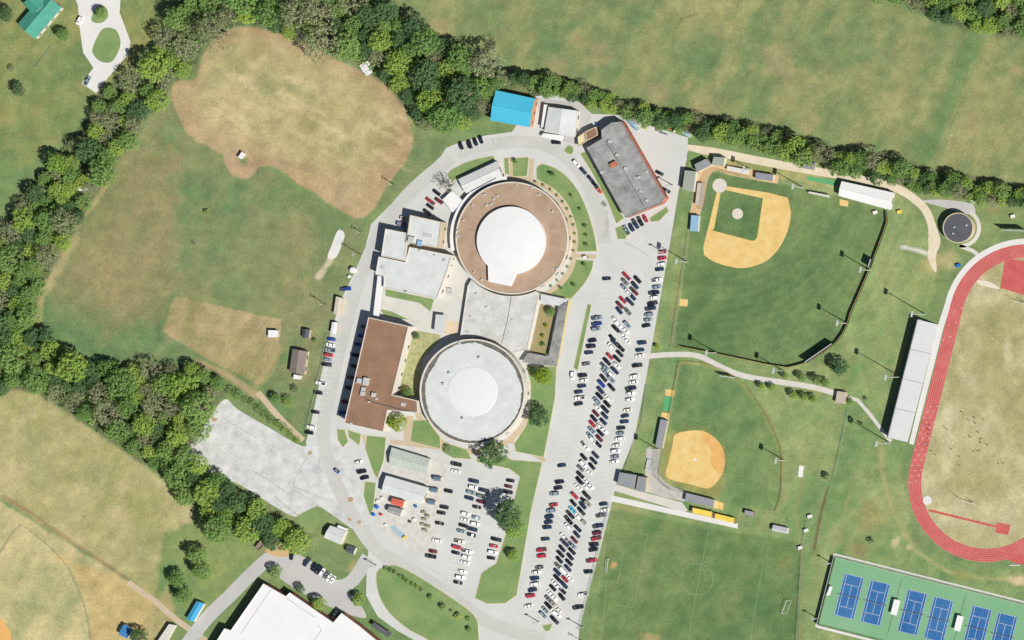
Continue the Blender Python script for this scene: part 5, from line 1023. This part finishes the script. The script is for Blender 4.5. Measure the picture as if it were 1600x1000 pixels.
for x, y, r, lf, fm, lb in ((848, 588, 15, "lime", "full", "bright green round tree at the garden court corner east of the pale round block"), (841, 652, 18, "dark", "full", "dark green tree east of the pale round classroom block"), (770, 708, 23, "dark", "full", "broad dark green tree south of the pale round classroom block"), (618, 660, 16, "lime", "full", "lime yellow green round tree at the inner corner of the brown roofed wing"), (793, 806, 27, "dark", "full", "large dark green tree shading the small car park"), (803, 826, 17, "bright", "full", "bright green tree growing against the large dark tree by the small car park"), (1312, 575, 15, "dark", "full", "round dark tree alone on the lawn by the batter board"), (637, 614, 9, "mid", "full", "small green tree in the garden bed beside the brown wing"), (430, 894, 11, "mid", "full", "round green tree at the corner of the southern car park"), (498, 943, 12, "bright", "full", "round bright green tree against the large white roofed school"), (559, 938, 11, "bright", "full", "yellow green tree on the island at the southern car park exit"), (801, 868, 10, "bright", "full", "small bright tree beside the last cars of the small car park"), (699, 290, 15, "grey", "bare", "pale leafless tree beside the white shade tent"), (28, 140, 11, "dark", "full", "round olive tree alone in the north western field"), (96, 54, 12, "mid", "full", "round tree on the lawn beside the teal roofed farmhouse"), (157, 20, 10, "mid", "full", "tree on the small island of the looping white drive"), (18, 107, 6, "grey", "loose", "thin grey bush in the north western field"), (8, 22, 13, "dark", "full", "dark tree behind the teal roofed farmhouse"), (322, 331, 4.5, "lime", "small", "tiny lime bush alone in the west field"), (303, 381, 4.5, "grey", "bare", "tiny grey bare tree alone in the west field"), (768, 68, 11, "grey", "bare", "pale leafless tree alone at the northern meadow edge"), (338, 826, 26, "mid", "full", "broad green tree standing apart below the tree belt"), (320, 812, 13, "mid", "full", "green tree leaning against the broad tree below the belt"), (306, 868, 17, "mid", "full", "upper green tree of the clump by the tan field corner"), (312, 893, 17, "mid", "full", "middle green tree of the clump by the tan field corner"), (275, 905, 14, "mid", "full", "small western tree of the clump by the tan field corner"), (285, 932, 15, "mid", "full", "lowest green tree of the clump by the tan field corner"), (215, 996, 15, "dark", "full", "very dark tree overhanging the blue roofed shed"), (1230, 237, 18, "bright", "full", "large bright tree standing out of the hedgerow above the farm track"), (1026, 541, 5, "lime", "small", "lime green bush beside the long car park"), (860, 487, 8, "mid", "full", "grey green tree in the planted garden court"), (853, 509, 3.6, "lime", "small", "yellow bush in the garden court next to the green tree"), (848, 525, 3.6, "lime", "small", "yellow bush in the garden court next to the dark shrubs"), (1290, 743, 6, "dark", "small", "dark bush in the lawn east of the softball fence"), (1352, 623, 3.5, "dark", "small", "tiny dark bush beside the field path shelter"), (1328, 627, 6, "mid", "full", "small green tree leaning over the tan shelter"), (1330, 655, 4, "dark", "small", "small shrub below the tan shelter at the fence end"), (1345, 662, 4, "dark", "small", "small shrub in the lawn between shelter and grandstand pole"), (1360, 845, 5, "dark", "small", "dark shrub on the bare ground north of the tennis courts"), (700, 702, 7, "grey", "loose", "grey brown shrub by the ring path south of the pale round block"), (945, 320, 5, "grey", "bare", "little bare tree on the verge of the big brick block"), (540, 965, 5, "dark", "small", "dark shrub against the white school's wall corner"), (468, 919, 8, "dark", "full", "dark bluish tree beside the large white roofed school wall"), (447, 925, 5, "dark", "small", "dark shrub at the step of the large white roofed school"), (492, 532, 4, "mid", "small", "small green shrub beside the dark garden shed"), (462, 610, 8, "grey", "loose", "brownish shrub south of the shingled cottage"), (430, 622, 9, "mid", "full", "green tree by the dirt lane south of the cottage"), (450, 628, 9, "bright", "loose", "pale green tree by the dirt lane near the staff parking"), (650, 525, 6, "dark", "full", "dark shrub in the garden bed beside the brown wing"), (848, 538, 4, "dark", "small", "dark purple shrub in the garden court")):
    nm_ = "shrub" if r <= 6 else "bare_tree" if fm == "bare" else "broadleaf_tree"
    tree(x, y, r, lf, lb, None, fm, name=nm_, cat="shrub" if r <= 6 else "tree", hf=1.15 if r > 8 else 1.0)
for x, y, r in ((405, 640, 8), (415, 650, 8), (425, 658, 7), (436, 664, 8), (446, 672, 8), (455, 680, 7), (464, 688, 6), (395, 630, 8), (372, 618, 9), (360, 612, 8), (384, 626, 7)):
    tree(x, y, r, trr.choice(["mid", "bright"]), "leafy green bush in the strip between the gravel lot and dirt lane", "bushes along the dirt lane", "loose", name="bush", cat="bush")
for x, y, r in ((1190, 604, 6), (1206, 606, 6), (1240, 618, 7), (1256, 621, 7), (1271, 624, 7)):
    tree(x, y, r, "bright", "small bright tree in the row below the concrete field path", "trees along the field path", "full", name="path_tree", hf=1.6)
for x, y, r in ((1226, 588, 6), (1252, 590, 7), (1276, 594, 8), (1289, 598, 7)):
    tree(x, y, r, "mid", "small green tree in the row above the concrete field path", "trees along the field path", "full", name="path_tree", hf=1.6)
for x, y, r in ((603, 888, 4), (610, 892, 4), (617, 895, 4), (624, 900, 4), (631, 904, 4), (637, 909, 4), (644, 913, 4), (651, 917, 4), (658, 922, 4), (673, 934, 5), (691, 948, 6), (716, 963, 6), (731, 967, 4), (733, 984, 5), (705, 955, 3)):
    lf = trr.choice(["mid", "grey", "bright"])
    tree(x, y, r, lf, f"small {SHORT[lf]} {'leaved' if r < 4.5 else 'rounded'} shrub in the row across the triangular lawn", "shrubs on the triangular lawn", "small", name="shrub", cat="shrub")
for x, y, r in ((864, 274, 5), (893, 306, 3), (907, 327, 3), (915, 354, 3.5), (916, 368, 3), (916, 383, 3.5), (913, 414, 3.5), (897, 446, 3.5), (877, 451, 3.5), (805, 252, 4)):
    tree(x, y, r, "mid", "young sapling on the curved lawn beside the ring path", "saplings on the curved lawn", "small", name="sapling", hf=1.5)
for k in range(16):
    a = math.radians(-70 + k * 8.2); x, y = 804 + 94 * math.cos(a), 372 + 94 * math.sin(a)
    tree(x, y, 2.6, "mid", "clipped shrub in the bed along the wall of the tan round hall", "wall shrubs of the round hall", "small", name="shrub", cat="shrub", hf=0.8)

# ------------------------------------------------------------------ cars
PAINT = {"K": ("black", (0.012, 0.014, 0.02)), "B": ("dark blue", (0.018, 0.035, 0.075)), "b": ("bright blue", (0.015, 0.05, 0.28)), "L": ("silver blue", (0.20, 0.26, 0.31)), "W": ("white", (0.78, 0.78, 0.77)), "S": ("grey", (0.15, 0.155, 0.16)),
         "R": ("red", (0.40, 0.035, 0.05)), "M": ("maroon", (0.13, 0.022, 0.03)), "T": ("tan", (0.30, 0.27, 0.23)), "C": ("cyan", (0.08, 0.45, 0.60)), "O": ("orange red", (0.50, 0.12, 0.05)), "E": ("cream", (0.72, 0.68, 0.58))}
CARP = {k: mat("car_paint_" + v[0].replace(" ", "_"), v[1], var=0.03, rough=0.28, spec=0.5) for k, v in PAINT.items()}
M_tyre = mat("tyre", (0.02, 0.02, 0.02), var=0.1); M_lamp_r = mat("tail_lamp", (0.35, 0.02, 0.02), var=0.02, rough=0.3); M_lamp_w = mat("head_lamp", (0.7, 0.7, 0.7), var=0.02, rough=0.2)
def hull(sec):
    m = MB(); vs_ = []
    for x, wd, zb, zm, zt in sec: vs_ += [(x, -wd, zb), (x, -wd, zm), (x, -wd * 0.9, zt), (x, wd * 0.9, zt), (x, wd, zm), (x, wd, zb)]
    n_ = len(sec); fs = [(6 * i + j, 6 * i + (j + 1) % 6, 6 * i + 6 + (j + 1) % 6, 6 * i + 6 + j) for i in range(n_ - 1) for j in range(6)]
    fs += [tuple(range(5, -1, -1)), tuple(range(6 * n_ - 6, 6 * n_))]
    return m.add(vs_, fs)
def panel(a, b_, c, d, th=0.03):
    a, b_, c, d = map(Vector, (a, b_, c, d)); n_ = (b_ - a).cross(d - a).normalized() * th; mid = (a + b_ + c + d) / 4
    p = [mid + (v - mid) * 0.88 for v in (a, b_, c, d)]
    return MB().add([tuple(v - n_ * 0.3) for v in p] + [tuple(v + n_) for v in p], [(4, 5, 6, 7), (0, 1, 5, 4), (1, 2, 6, 5), (2, 3, 7, 6), (3, 0, 4, 7), (3, 2, 1, 0)])
def car_proto(sec, cab, wheels, bed=None):
    """cab: x0,x1 (base), x2,x3 (top), half widths, z base, z top"""
    x0, x1, x2, x3, w0, w1, z0, z1 = cab
    body = hull(sec)
    bs = [(x0, -w0, z0), (x1, -w0, z0), (x1, w0, z0), (x0, w0, z0)]; tp_ = [(x2, -w1, z1), (x3, -w1, z1), (x3, w1, z1), (x2, w1, z1)]
    body.add(bs + tp_, [(0, 1, 5, 4), (1, 2, 6, 5), (2, 3, 7, 6), (3, 0, 4, 7), (4, 5, 6, 7)])
    parts = [("body", body.mesh("body"), None), ("windscreen", panel(bs[1], bs[2], tp_[2], tp_[1]).mesh("windscreen", m=M_glass), 1), ("rear_window", panel(bs[3], bs[0], tp_[0], tp_[3]).mesh("rear_window", m=M_glass), 1),
             ("side_window", panel(bs[0], bs[1], tp_[1], tp_[0]).mesh("side_window", m=M_glass), 1), ("side_window", panel(bs[2], bs[3], tp_[3], tp_[2]).mesh("side_window", m=M_glass), 1)]
    if bed: parts.append(("cargo_bed", MB().box((bed[0] + bed[1]) / 2, 0, bed[2], bed[1] - bed[0], 1.5, 0.06).mesh("cargo_bed", m=M_dkmetal), 1))
    for wx_ in wheels:
        for s_ in (-1, 1): parts.append(("wheel", MB().tube((wx_, s_ * 0.70, 0.33), (wx_, s_ * 0.93, 0.33), 0.33, n=10).mesh("wheel", m=M_tyre), 1))
    return parts
CARS = {"sedan": car_proto([(-2.35, .74, .35, .6, .86), (-2.1, .87, .22, .66, .98), (-1, .92, .2, .72, 1.0), (.8, .92, .2, .70, .98), (1.9, .88, .22, .62, .84), (2.35, .70, .35, .55, .68)], (-1.85, 1.05, -1.2, .25, .84, .66, .96, 1.46), (-1.4, 1.45)),
        "sport utility": car_proto([(-2.4, .82, .4, .8, 1.05), (-2.2, .94, .28, .85, 1.12), (-1, .97, .26, .9, 1.14), (.9, .97, .26, .88, 1.1), (2.1, .93, .3, .8, 1.02), (2.4, .78, .4, .7, .88)], (-2.3, 1.2, -2.0, .45, .9, .74, 1.08, 1.74), (-1.45, 1.5)),
        "pickup": car_proto([(-2.85, .92, .45, .85, 1.05), (-2.6, .97, .38, .9, 1.08), (-1, .98, .36, .92, 1.1), (1.0, .98, .36, .92, 1.12), (2.5, .95, .4, .85, 1.04), (2.85, .82, .5, .75, .9)], (-.7, 1.45, -.5, .75, .9, .74, 1.08, 1.78), (-1.75, 1.85), (-2.7, -.85, 1.07))}
for k_, parts in CARS.items():
    parts[0][1].materials.append(CARP["K"])
rows = {}
def row(name, ang, txt): rows[name] = (ang, [(float(a), float(b_), c) for a, b_, c in (e.split(",") for e in txt.split())])
row("the ball field edge row", 10, "1034.8,393.8,R 1034.8,403.4,R 1034.2,413,W 1030.6,420.8,B 1027,437.6,W 1026.4,448.4,L 1022.2,457.4,K 1022.8,465.2,W 1019.8,474.2,K 1016.8,482,B 1013.8,491.6,L 1012.6,499.8,L 1009.6,508.8,K 1003.6,535.8,B 1000,547,B 999,556,W 995.8,571.2,K 991,588.4,W 989.5,597.6,W 986,607,K 985.4,614.8,W 984.2,624.4,W 980.6,641,E 976.4,650,B 975.8,659,B 970.4,668.8,K 969,677,L 968.3,685.7,W 963.4,696.2,W 962.4,704.6,W 961,713.6,L 960,721.5,W 942.7,787.6,B 944.5,797,W 940,805.4,S 935,822,B 932.8,832.8,M 932,841.4,R 928.6,851,K 927.4,859,K 925,876,R 920,893.6,K 911,929,W 903.8,949,K")
row("the long drive side row", 9, "947.8,435.4,K 932.8,496.8,L 932.8,506,b 931.6,514,L 925.6,532.2,K 923.8,541.2,K 920.2,551,B 916,568.6,S 910.6,586.8,K 911.8,594.8,W 909.2,603.2,B 904,612.4,B 906.2,622,W 903.8,631,K 877.8,727.4,B 874.8,753.2,K 872,762.4,K 866.4,771.4,L 865.2,789,R 861.2,798,L 858.4,807.6,B 857.2,816,B 855.4,824.2,B 852.2,842.4,B 846.4,859.4,R 846.4,868.8,R 842.8,886.8,S 838.6,894.4,W 836,904,B 836,913,W 832.4,922,B 829.4,931,R 825.8,947.2,W")
row("the slanted middle rows", -48, "979,431.6,R 976.5,440.5,S 975,449,L 980.8,456,W 996.4,437,K 992.2,446,B 991,455.4,M 988,463.8,B 984.4,471.5,B 973,468.8,R 968.8,477,M 967.6,485.4,B 980.8,486.8,S 961.6,499.8,W 967,506.8,W 962.8,514,K 980.2,507.5,L 977.5,516,W 975,524,W 978.8,531,W 956.5,528,K 961,536,B 955.5,541,W 969.4,543,K 968.2,552.5,K 952.6,556.8,R 964.6,561,K 949,565.5,K 964,571,W 945.4,573.5,L 961,579.5,B 946.5,582,L 953.6,583,W 943,591,K 955.6,593,L 940.2,600,b 956,605.8,K 938.6,610,B 936.8,619,K 932.6,626.5,L 950.6,622.6,W 948.8,631.5,K 934,637,W 945.8,640,K 930.8,646,M 927.8,654,K 944.6,649.5,B 925.4,662.5,R 942.8,659,B 938,667,W 924.2,672,L 944,672,W 938,676.5,K 921.8,680.5,L 936.2,685,M 927,688,W 934.4,694.2,K 915,697,W 930.6,711.2,B 912,714.2,K 927.6,720.2,K 924.6,728.6,K 912,724.8,W 907.2,732,S 919.2,736,W 906.6,742,K 905.4,751,K 916.8,751.5,W 903,760.6,W 916.8,761,W 922.8,759,W 916.8,774.2,K 898.2,774.8,R 912,782.5,K 895.8,786,K 910.8,790,B 918.5,786.8,T 894,796.4,C 908.4,799,K 891.4,804.5,K 904,807,W 889,813.2,K 910.6,814,T 888,822.5,W 902.8,826.2,K 901,835.2,B 882,839,W 897.4,844,M 882.4,848.6,B 894.4,852,L 878.2,857.2,K 893.8,861.6,K 876.4,866.2,K 890.8,870,K 874,875,K 889,879,K 871.6,884,S 887.2,888,B 880,891,W 871,894,B 884.6,896,W 870.8,903.4,K 882.8,905,R 889.5,902.5,W 881.6,914.2,B 867,911,W 872.6,917,W 863.6,918.6,K 879,923.4,K 860,926.5,W 878,932.8,K 864.8,932,W 858,937,S 863.6,942.4,T 857,946.4,K 851.6,953,L 872,951.5,E 849,961,L 866,956.4,W 871.5,960,W 866.6,968.8,K")
row("the fenced yard row", -12, "713.4,725.4,K 711.6,736.2,W 700.8,767.4,K 694.2,792.6,K 689.4,801.4,K 687,817.8,K 682,844.8,W 676.6,861.6,M 673.6,869.4,K")
row("the small lot's middle rows", -13, "740.4,751.8,B 739.8,761.4,W 736.2,769.6,L 733.2,778.4,B 756,766.2,B 752.4,775.4,S 751.2,784,M 745.2,792.4,K 727.8,802.8,W 744,808.8,L 726,812,W 742.8,818.4,W 723.6,821.2,K 738,827,B 720,829.8,L 736.8,836,B 718.6,846,E 713.8,855,R 712,863.8,K 730,861.6,W 728.8,870.4,W 725.8,879,W 722.8,892.8,W 719.2,901.8,W 715.6,910.4,K")
row("the large tree's row", -11, "797.4,751.2,K 794.4,760.2,M 794.4,769,K 792.6,778.8,W 775.6,843,K 771.4,853.2,R 770.2,862.8,W 767.2,872,K")
row("the west cottage lawn row", -9, "517.5,530,b 516,538.6,W 516,547,L 513.8,554.6,R 511.8,562,L 510,569.6,K 501,598.7,W 497,613.7,K 492.5,644,K 486,667.5,W 483,676,K")
row("the brown wing's shade", -9, "566,525,b 562,538.5,b 556,555,K 553,572,K 549,590,M 546,606,K 541,628,M 536,645,b 571,511,K")
row("the little triangle lawns row", 14, "560.5,722,W 565.5,737,K 569.5,746.5,K")
row("the south school row", 55, "479.5,878,B 491,886,K 497.5,890,K 503.5,894,W 509,898,S 514,902,W 519.5,905.5,W")
row("the blue roof hall row", -72, "720,227.5,K 733.7,225.5,K 742.5,221.5,K 751,218,K")
row("the brick block kerb line", -50, "901,255.5,W 911,267,B 922.5,279.5,B 929,288,K 935.5,297,O")
row("the brick block end row", -62, "979,359.5,L 986.8,355.5,B 993,350,B 1000.5,346,K 1008,341.5,R")
row("the white tent lot", -35, "682.5,301,K 672.5,314.5,R 672,323,K 667.5,331.5,K 686,314,M")
row("the brick block's back yard", -30, "1030.5,270.5,K 1041,297.5,K")
row("the white workshop drive", -5, "869,222.5,K")
row("the orange dirt patch", 75, "455.7,868.7,K")
row("the white school's wall corner", 60, "522.5,961,W")
row("the verge by long trailer", 5, "540.5,451.5,b")
row("the looping white drive", 60, "137,126,L 124,32,W")
row("the road by grass island", 88, "894.4,587,W")
NC = 0; crr = random.Random(4)
for rn, (ang, lst) in rows.items():
    pos = [G(a, b_) for a, b_, _ in lst]
    for i, (px_, py_, c) in enumerate(lst):
        kind = crr.choices(["sedan", "sport utility", "pickup"], [5, 4, 2])[0]
        if (px_, py_) in ((903.8, 949), (540.5, 451.5)): kind = "pickup"
        x, y, _ = at(px_, py_, 0.8)
        nb = sorted((math.hypot(pos[j][0] - pos[i][0], pos[j][1] - pos[i][1]), j) for j in range(len(lst)) if j != i)[:2]
        nb = [PAINT[lst[j][2]][0] for d, j in nb if d < 7]
        art = "an" if kind[0] in "aeiou" else "a"
        kd = {"sedan": "sedan", "sport utility": "wagon", "pickup": "pickup"}[kind]
        lb = f"{PAINT[c][0]} {kd} " + (f"by {' and '.join(nb)} cars " if nb else "") + f"in {rn}"
        t = thing("parked_car", lb, "car", (x, y, 0.04), f"cars in {rn}")
        t.rotation_euler = (0, 0, math.radians(ang + crr.uniform(-3, 3)) + (math.pi if crr.random() < 0.6 else 0))
        s_ = crr.uniform(0.96, 1.04); t.scale = (s_, s_, s_)
        for nm_, me_, fx in CARS[kind]:
            o = bpy.data.objects.new(nm_, me_); col.objects.link(o); o.parent = t
            if fx is None: o.material_slots[0].link = 'OBJECT'; o.material_slots[0].material = CARP[c]
        NC += 1
# golf cart on the path
x, y = G(916, 402); t = thing("golf_cart", "white roofed golf cart on the path spur beside the curved lawn", "golf cart", (x, y, 0.09))
MB().box(x, y, 0.4, 2.4, 1.1, 0.35).box(x - 0.5, y, 0.75, 0.5, 1.0, 0.5).build("body", CARP["S"], t); MB().box(x, y, 1.9, 2.0, 1.3, 0.08).build("roof", M_white_roof, t)
for a in (-0.9, 0.9):
    for b_ in (-0.5, 0.5):
        MB().tube((x + a, y + b_, 0.7), (x + a * 0.9, y + b_, 1.9), 0.03, n=4).build("roof_post", M_metal, t); MB().tube((x + a * 0.85, y + b_ * 0.9, 0.34), (x + a * 0.85, y + b_ * 1.2, 0.34), 0.24, n=10).build("wheel", M_tyre, t)

# ------------------------------------------------------------------ people on the track infield
bm_ = bpy.data.meshes.new("body")
J = [((0, 0, .98), .13), ((0, 0, 1.2), .14), ((0, 0, 1.42), .15), ((0, 0, 1.53), .055), ((0, .01, 1.62), .09), ((0, .01, 1.74), .075),
     ((.19, 0, 1.42), .055), ((.30, .05, 1.16), .045), ((.30, .22, .98), .035), ((.30, .27, .92), .04), ((-.19, 0, 1.42), .055), ((-.28, -.04, 1.15), .045), ((-.30, .04, .9), .035), ((-.30, .06, .82), .04),
     ((.10, 0, .9), .095), ((.13, .12, .5), .065), ((.13, .02, .09), .045), ((.13, .17, .05), .04), ((-.10, 0, .9), .095), ((-.12, -.05, .5), .065), ((-.12, -.16, .09), .045), ((-.12, -.02, .05), .04)]
bm_.from_pydata([j[0] for j in J], [(0, 1), (1, 2), (2, 3), (3, 4), (4, 5), (2, 6), (6, 7), (7, 8), (8, 9), (2, 10), (10, 11), (11, 12), (12, 13), (0, 14), (14, 15), (15, 16), (16, 17), (0, 18), (18, 19), (19, 20), (20, 21)], [])
tmp = bpy.data.objects.new("tmp_body", bm_); col.objects.link(tmp)
md = tmp.modifiers.new("skin", 'SKIN'); tmp.modifiers.new("sub", 'SUBSURF').levels = 1
if not bm_.skin_vertices:
    import bmesh
    b5 = bmesh.new(); b5.from_mesh(bm_); b5.verts.layers.skin.verify(); b5.to_mesh(bm_); b5.free()
for i, v in enumerate(bm_.skin_vertices[0].data): v.radius = (J[i][1], J[i][1] * 0.85); v.use_root = (i == 0)
dg_ = bpy.context.evaluated_depsgraph_get(); BODY = bpy.data.meshes.new_from_object(tmp.evaluated_get(dg_)); bpy.data.objects.remove(tmp)
M_skin = mat("skin", (0.35, 0.22, 0.15), var=0.05); BODY.materials.clear(); BODY.materials.append(M_skin)
def shell(name, secs):         # elliptical lofted garment
    m = MB(); n_ = 10
    vs_ = [(cx + a * math.cos(2 * math.pi * i / n_), cy + b_ * math.sin(2 * math.pi * i / n_), z) for cx, cy, a, b_, z in secs for i in range(n_)]
    fs = [(k * n_ + i, k * n_ + (i + 1) % n_, (k + 1) * n_ + (i + 1) % n_, (k + 1) * n_ + i) for k in range(len(secs) - 1) for i in range(n_)] + [tuple(range((len(secs) - 1) * n_, len(secs) * n_))]
    return m.add(vs_, fs).mesh(name)
SHIRT = shell("shirt", [(0, 0, .19, .15, .96), (0, 0, .20, .16, 1.2), (0, 0, .23, .16, 1.40), (0, 0, .14, .11, 1.50)]); SHORTS = shell("shorts", [(0, 0.02, .24, .17, .62), (0, 0, .21, .16, .85), (0, 0, .20, .155, 1.0)]); HAIR = shell("hair", [(0, -.02, .10, .10, 1.66), (0, -.01, .10, .105, 1.74), (0, 0, .07, .07, 1.83)])
CLOTH = {"white": (.75, .75, .75), "black": (.02, .02, .025), "red": (.45, .04, .04), "navy": (.02, .03, .1), "lime": (.35, .6, .08), "orange": (.6, .2, .05), "grey": (.2, .2, .2)}
for k_ in CLOTH: mat("cloth_" + k_, CLOTH[k_], var=0.05)
MATS["dark_hair"] = mat("dark_hair", (0.02, 0.015, 0.012), var=0.1)
for m_ in (SHIRT, SHORTS, HAIR): m_.materials.append(M_skin)
prr = random.Random(9)
PP = [(1503, 644, "black"), (1523, 653, "navy"), (1537, 656, "navy"), (1514, 657, "orange"), (1525, 662, "black"), (1476, 667, "red"), (1480, 671, "black"), (1529, 676, "black"), (1515, 681, "lime"), (1517, 684, "lime"), (1532, 687, "navy"), (1535, 686, "white"), (1533, 692, "navy"), (1542, 695, "orange"), (1544, 697, "red"), (1522, 706, "grey"), (1527, 705, "black"), (1531, 704, "navy"), (1455, 705, "black"), (1462, 711, "orange"), (1487, 702, "grey"), (1500, 714, "orange"), (1500, 727, "navy"), (1561, 725, "orange"), (1567, 724, "black"), (1453, 665, "white"), (1452, 672, "navy"), (1451, 679, "black"), (1450, 686, "red"), (1449, 693, "navy"), (1450, 697, "white")]
for i, (px_, py_, c) in enumerate(PP):
    x, y, _ = at(px_, py_, 0.9)
    edge = px_ < 1454 and py_ < 700
    sh = prr.choice(["black", "navy", "grey"])
    t = thing("person", (f"person in {c} shirt and {sh} shorts standing at the inner edge of the track" if edge else f"person in {c} shirt and {sh} shorts on the dry track infield"), "person", (x, y, 0.065 if px_ < 1455 else 0.0), "people on the track infield")
    t.rotation_euler = (0, 0, prr.uniform(0, 6.28))
    o = bpy.data.objects.new("body", BODY); col.objects.link(o); o.parent = t
    for nm_, me_, mm in (("shirt", SHIRT, "cloth_" + c), ("shorts", SHORTS, "cloth_" + sh), ("hair", HAIR, "dark_hair")):
        o2 = bpy.data.objects.new(nm_, me_); col.objects.link(o2); o2.parent = t; o2.material_slots[0].link = 'OBJECT'; o2.material_slots[0].material = MATS[mm]
scn.render.resolution_x = 1024; scn.render.resolution_y = 640
print("cars", NC, "trees", NT, "objects", len(bpy.data.objects))
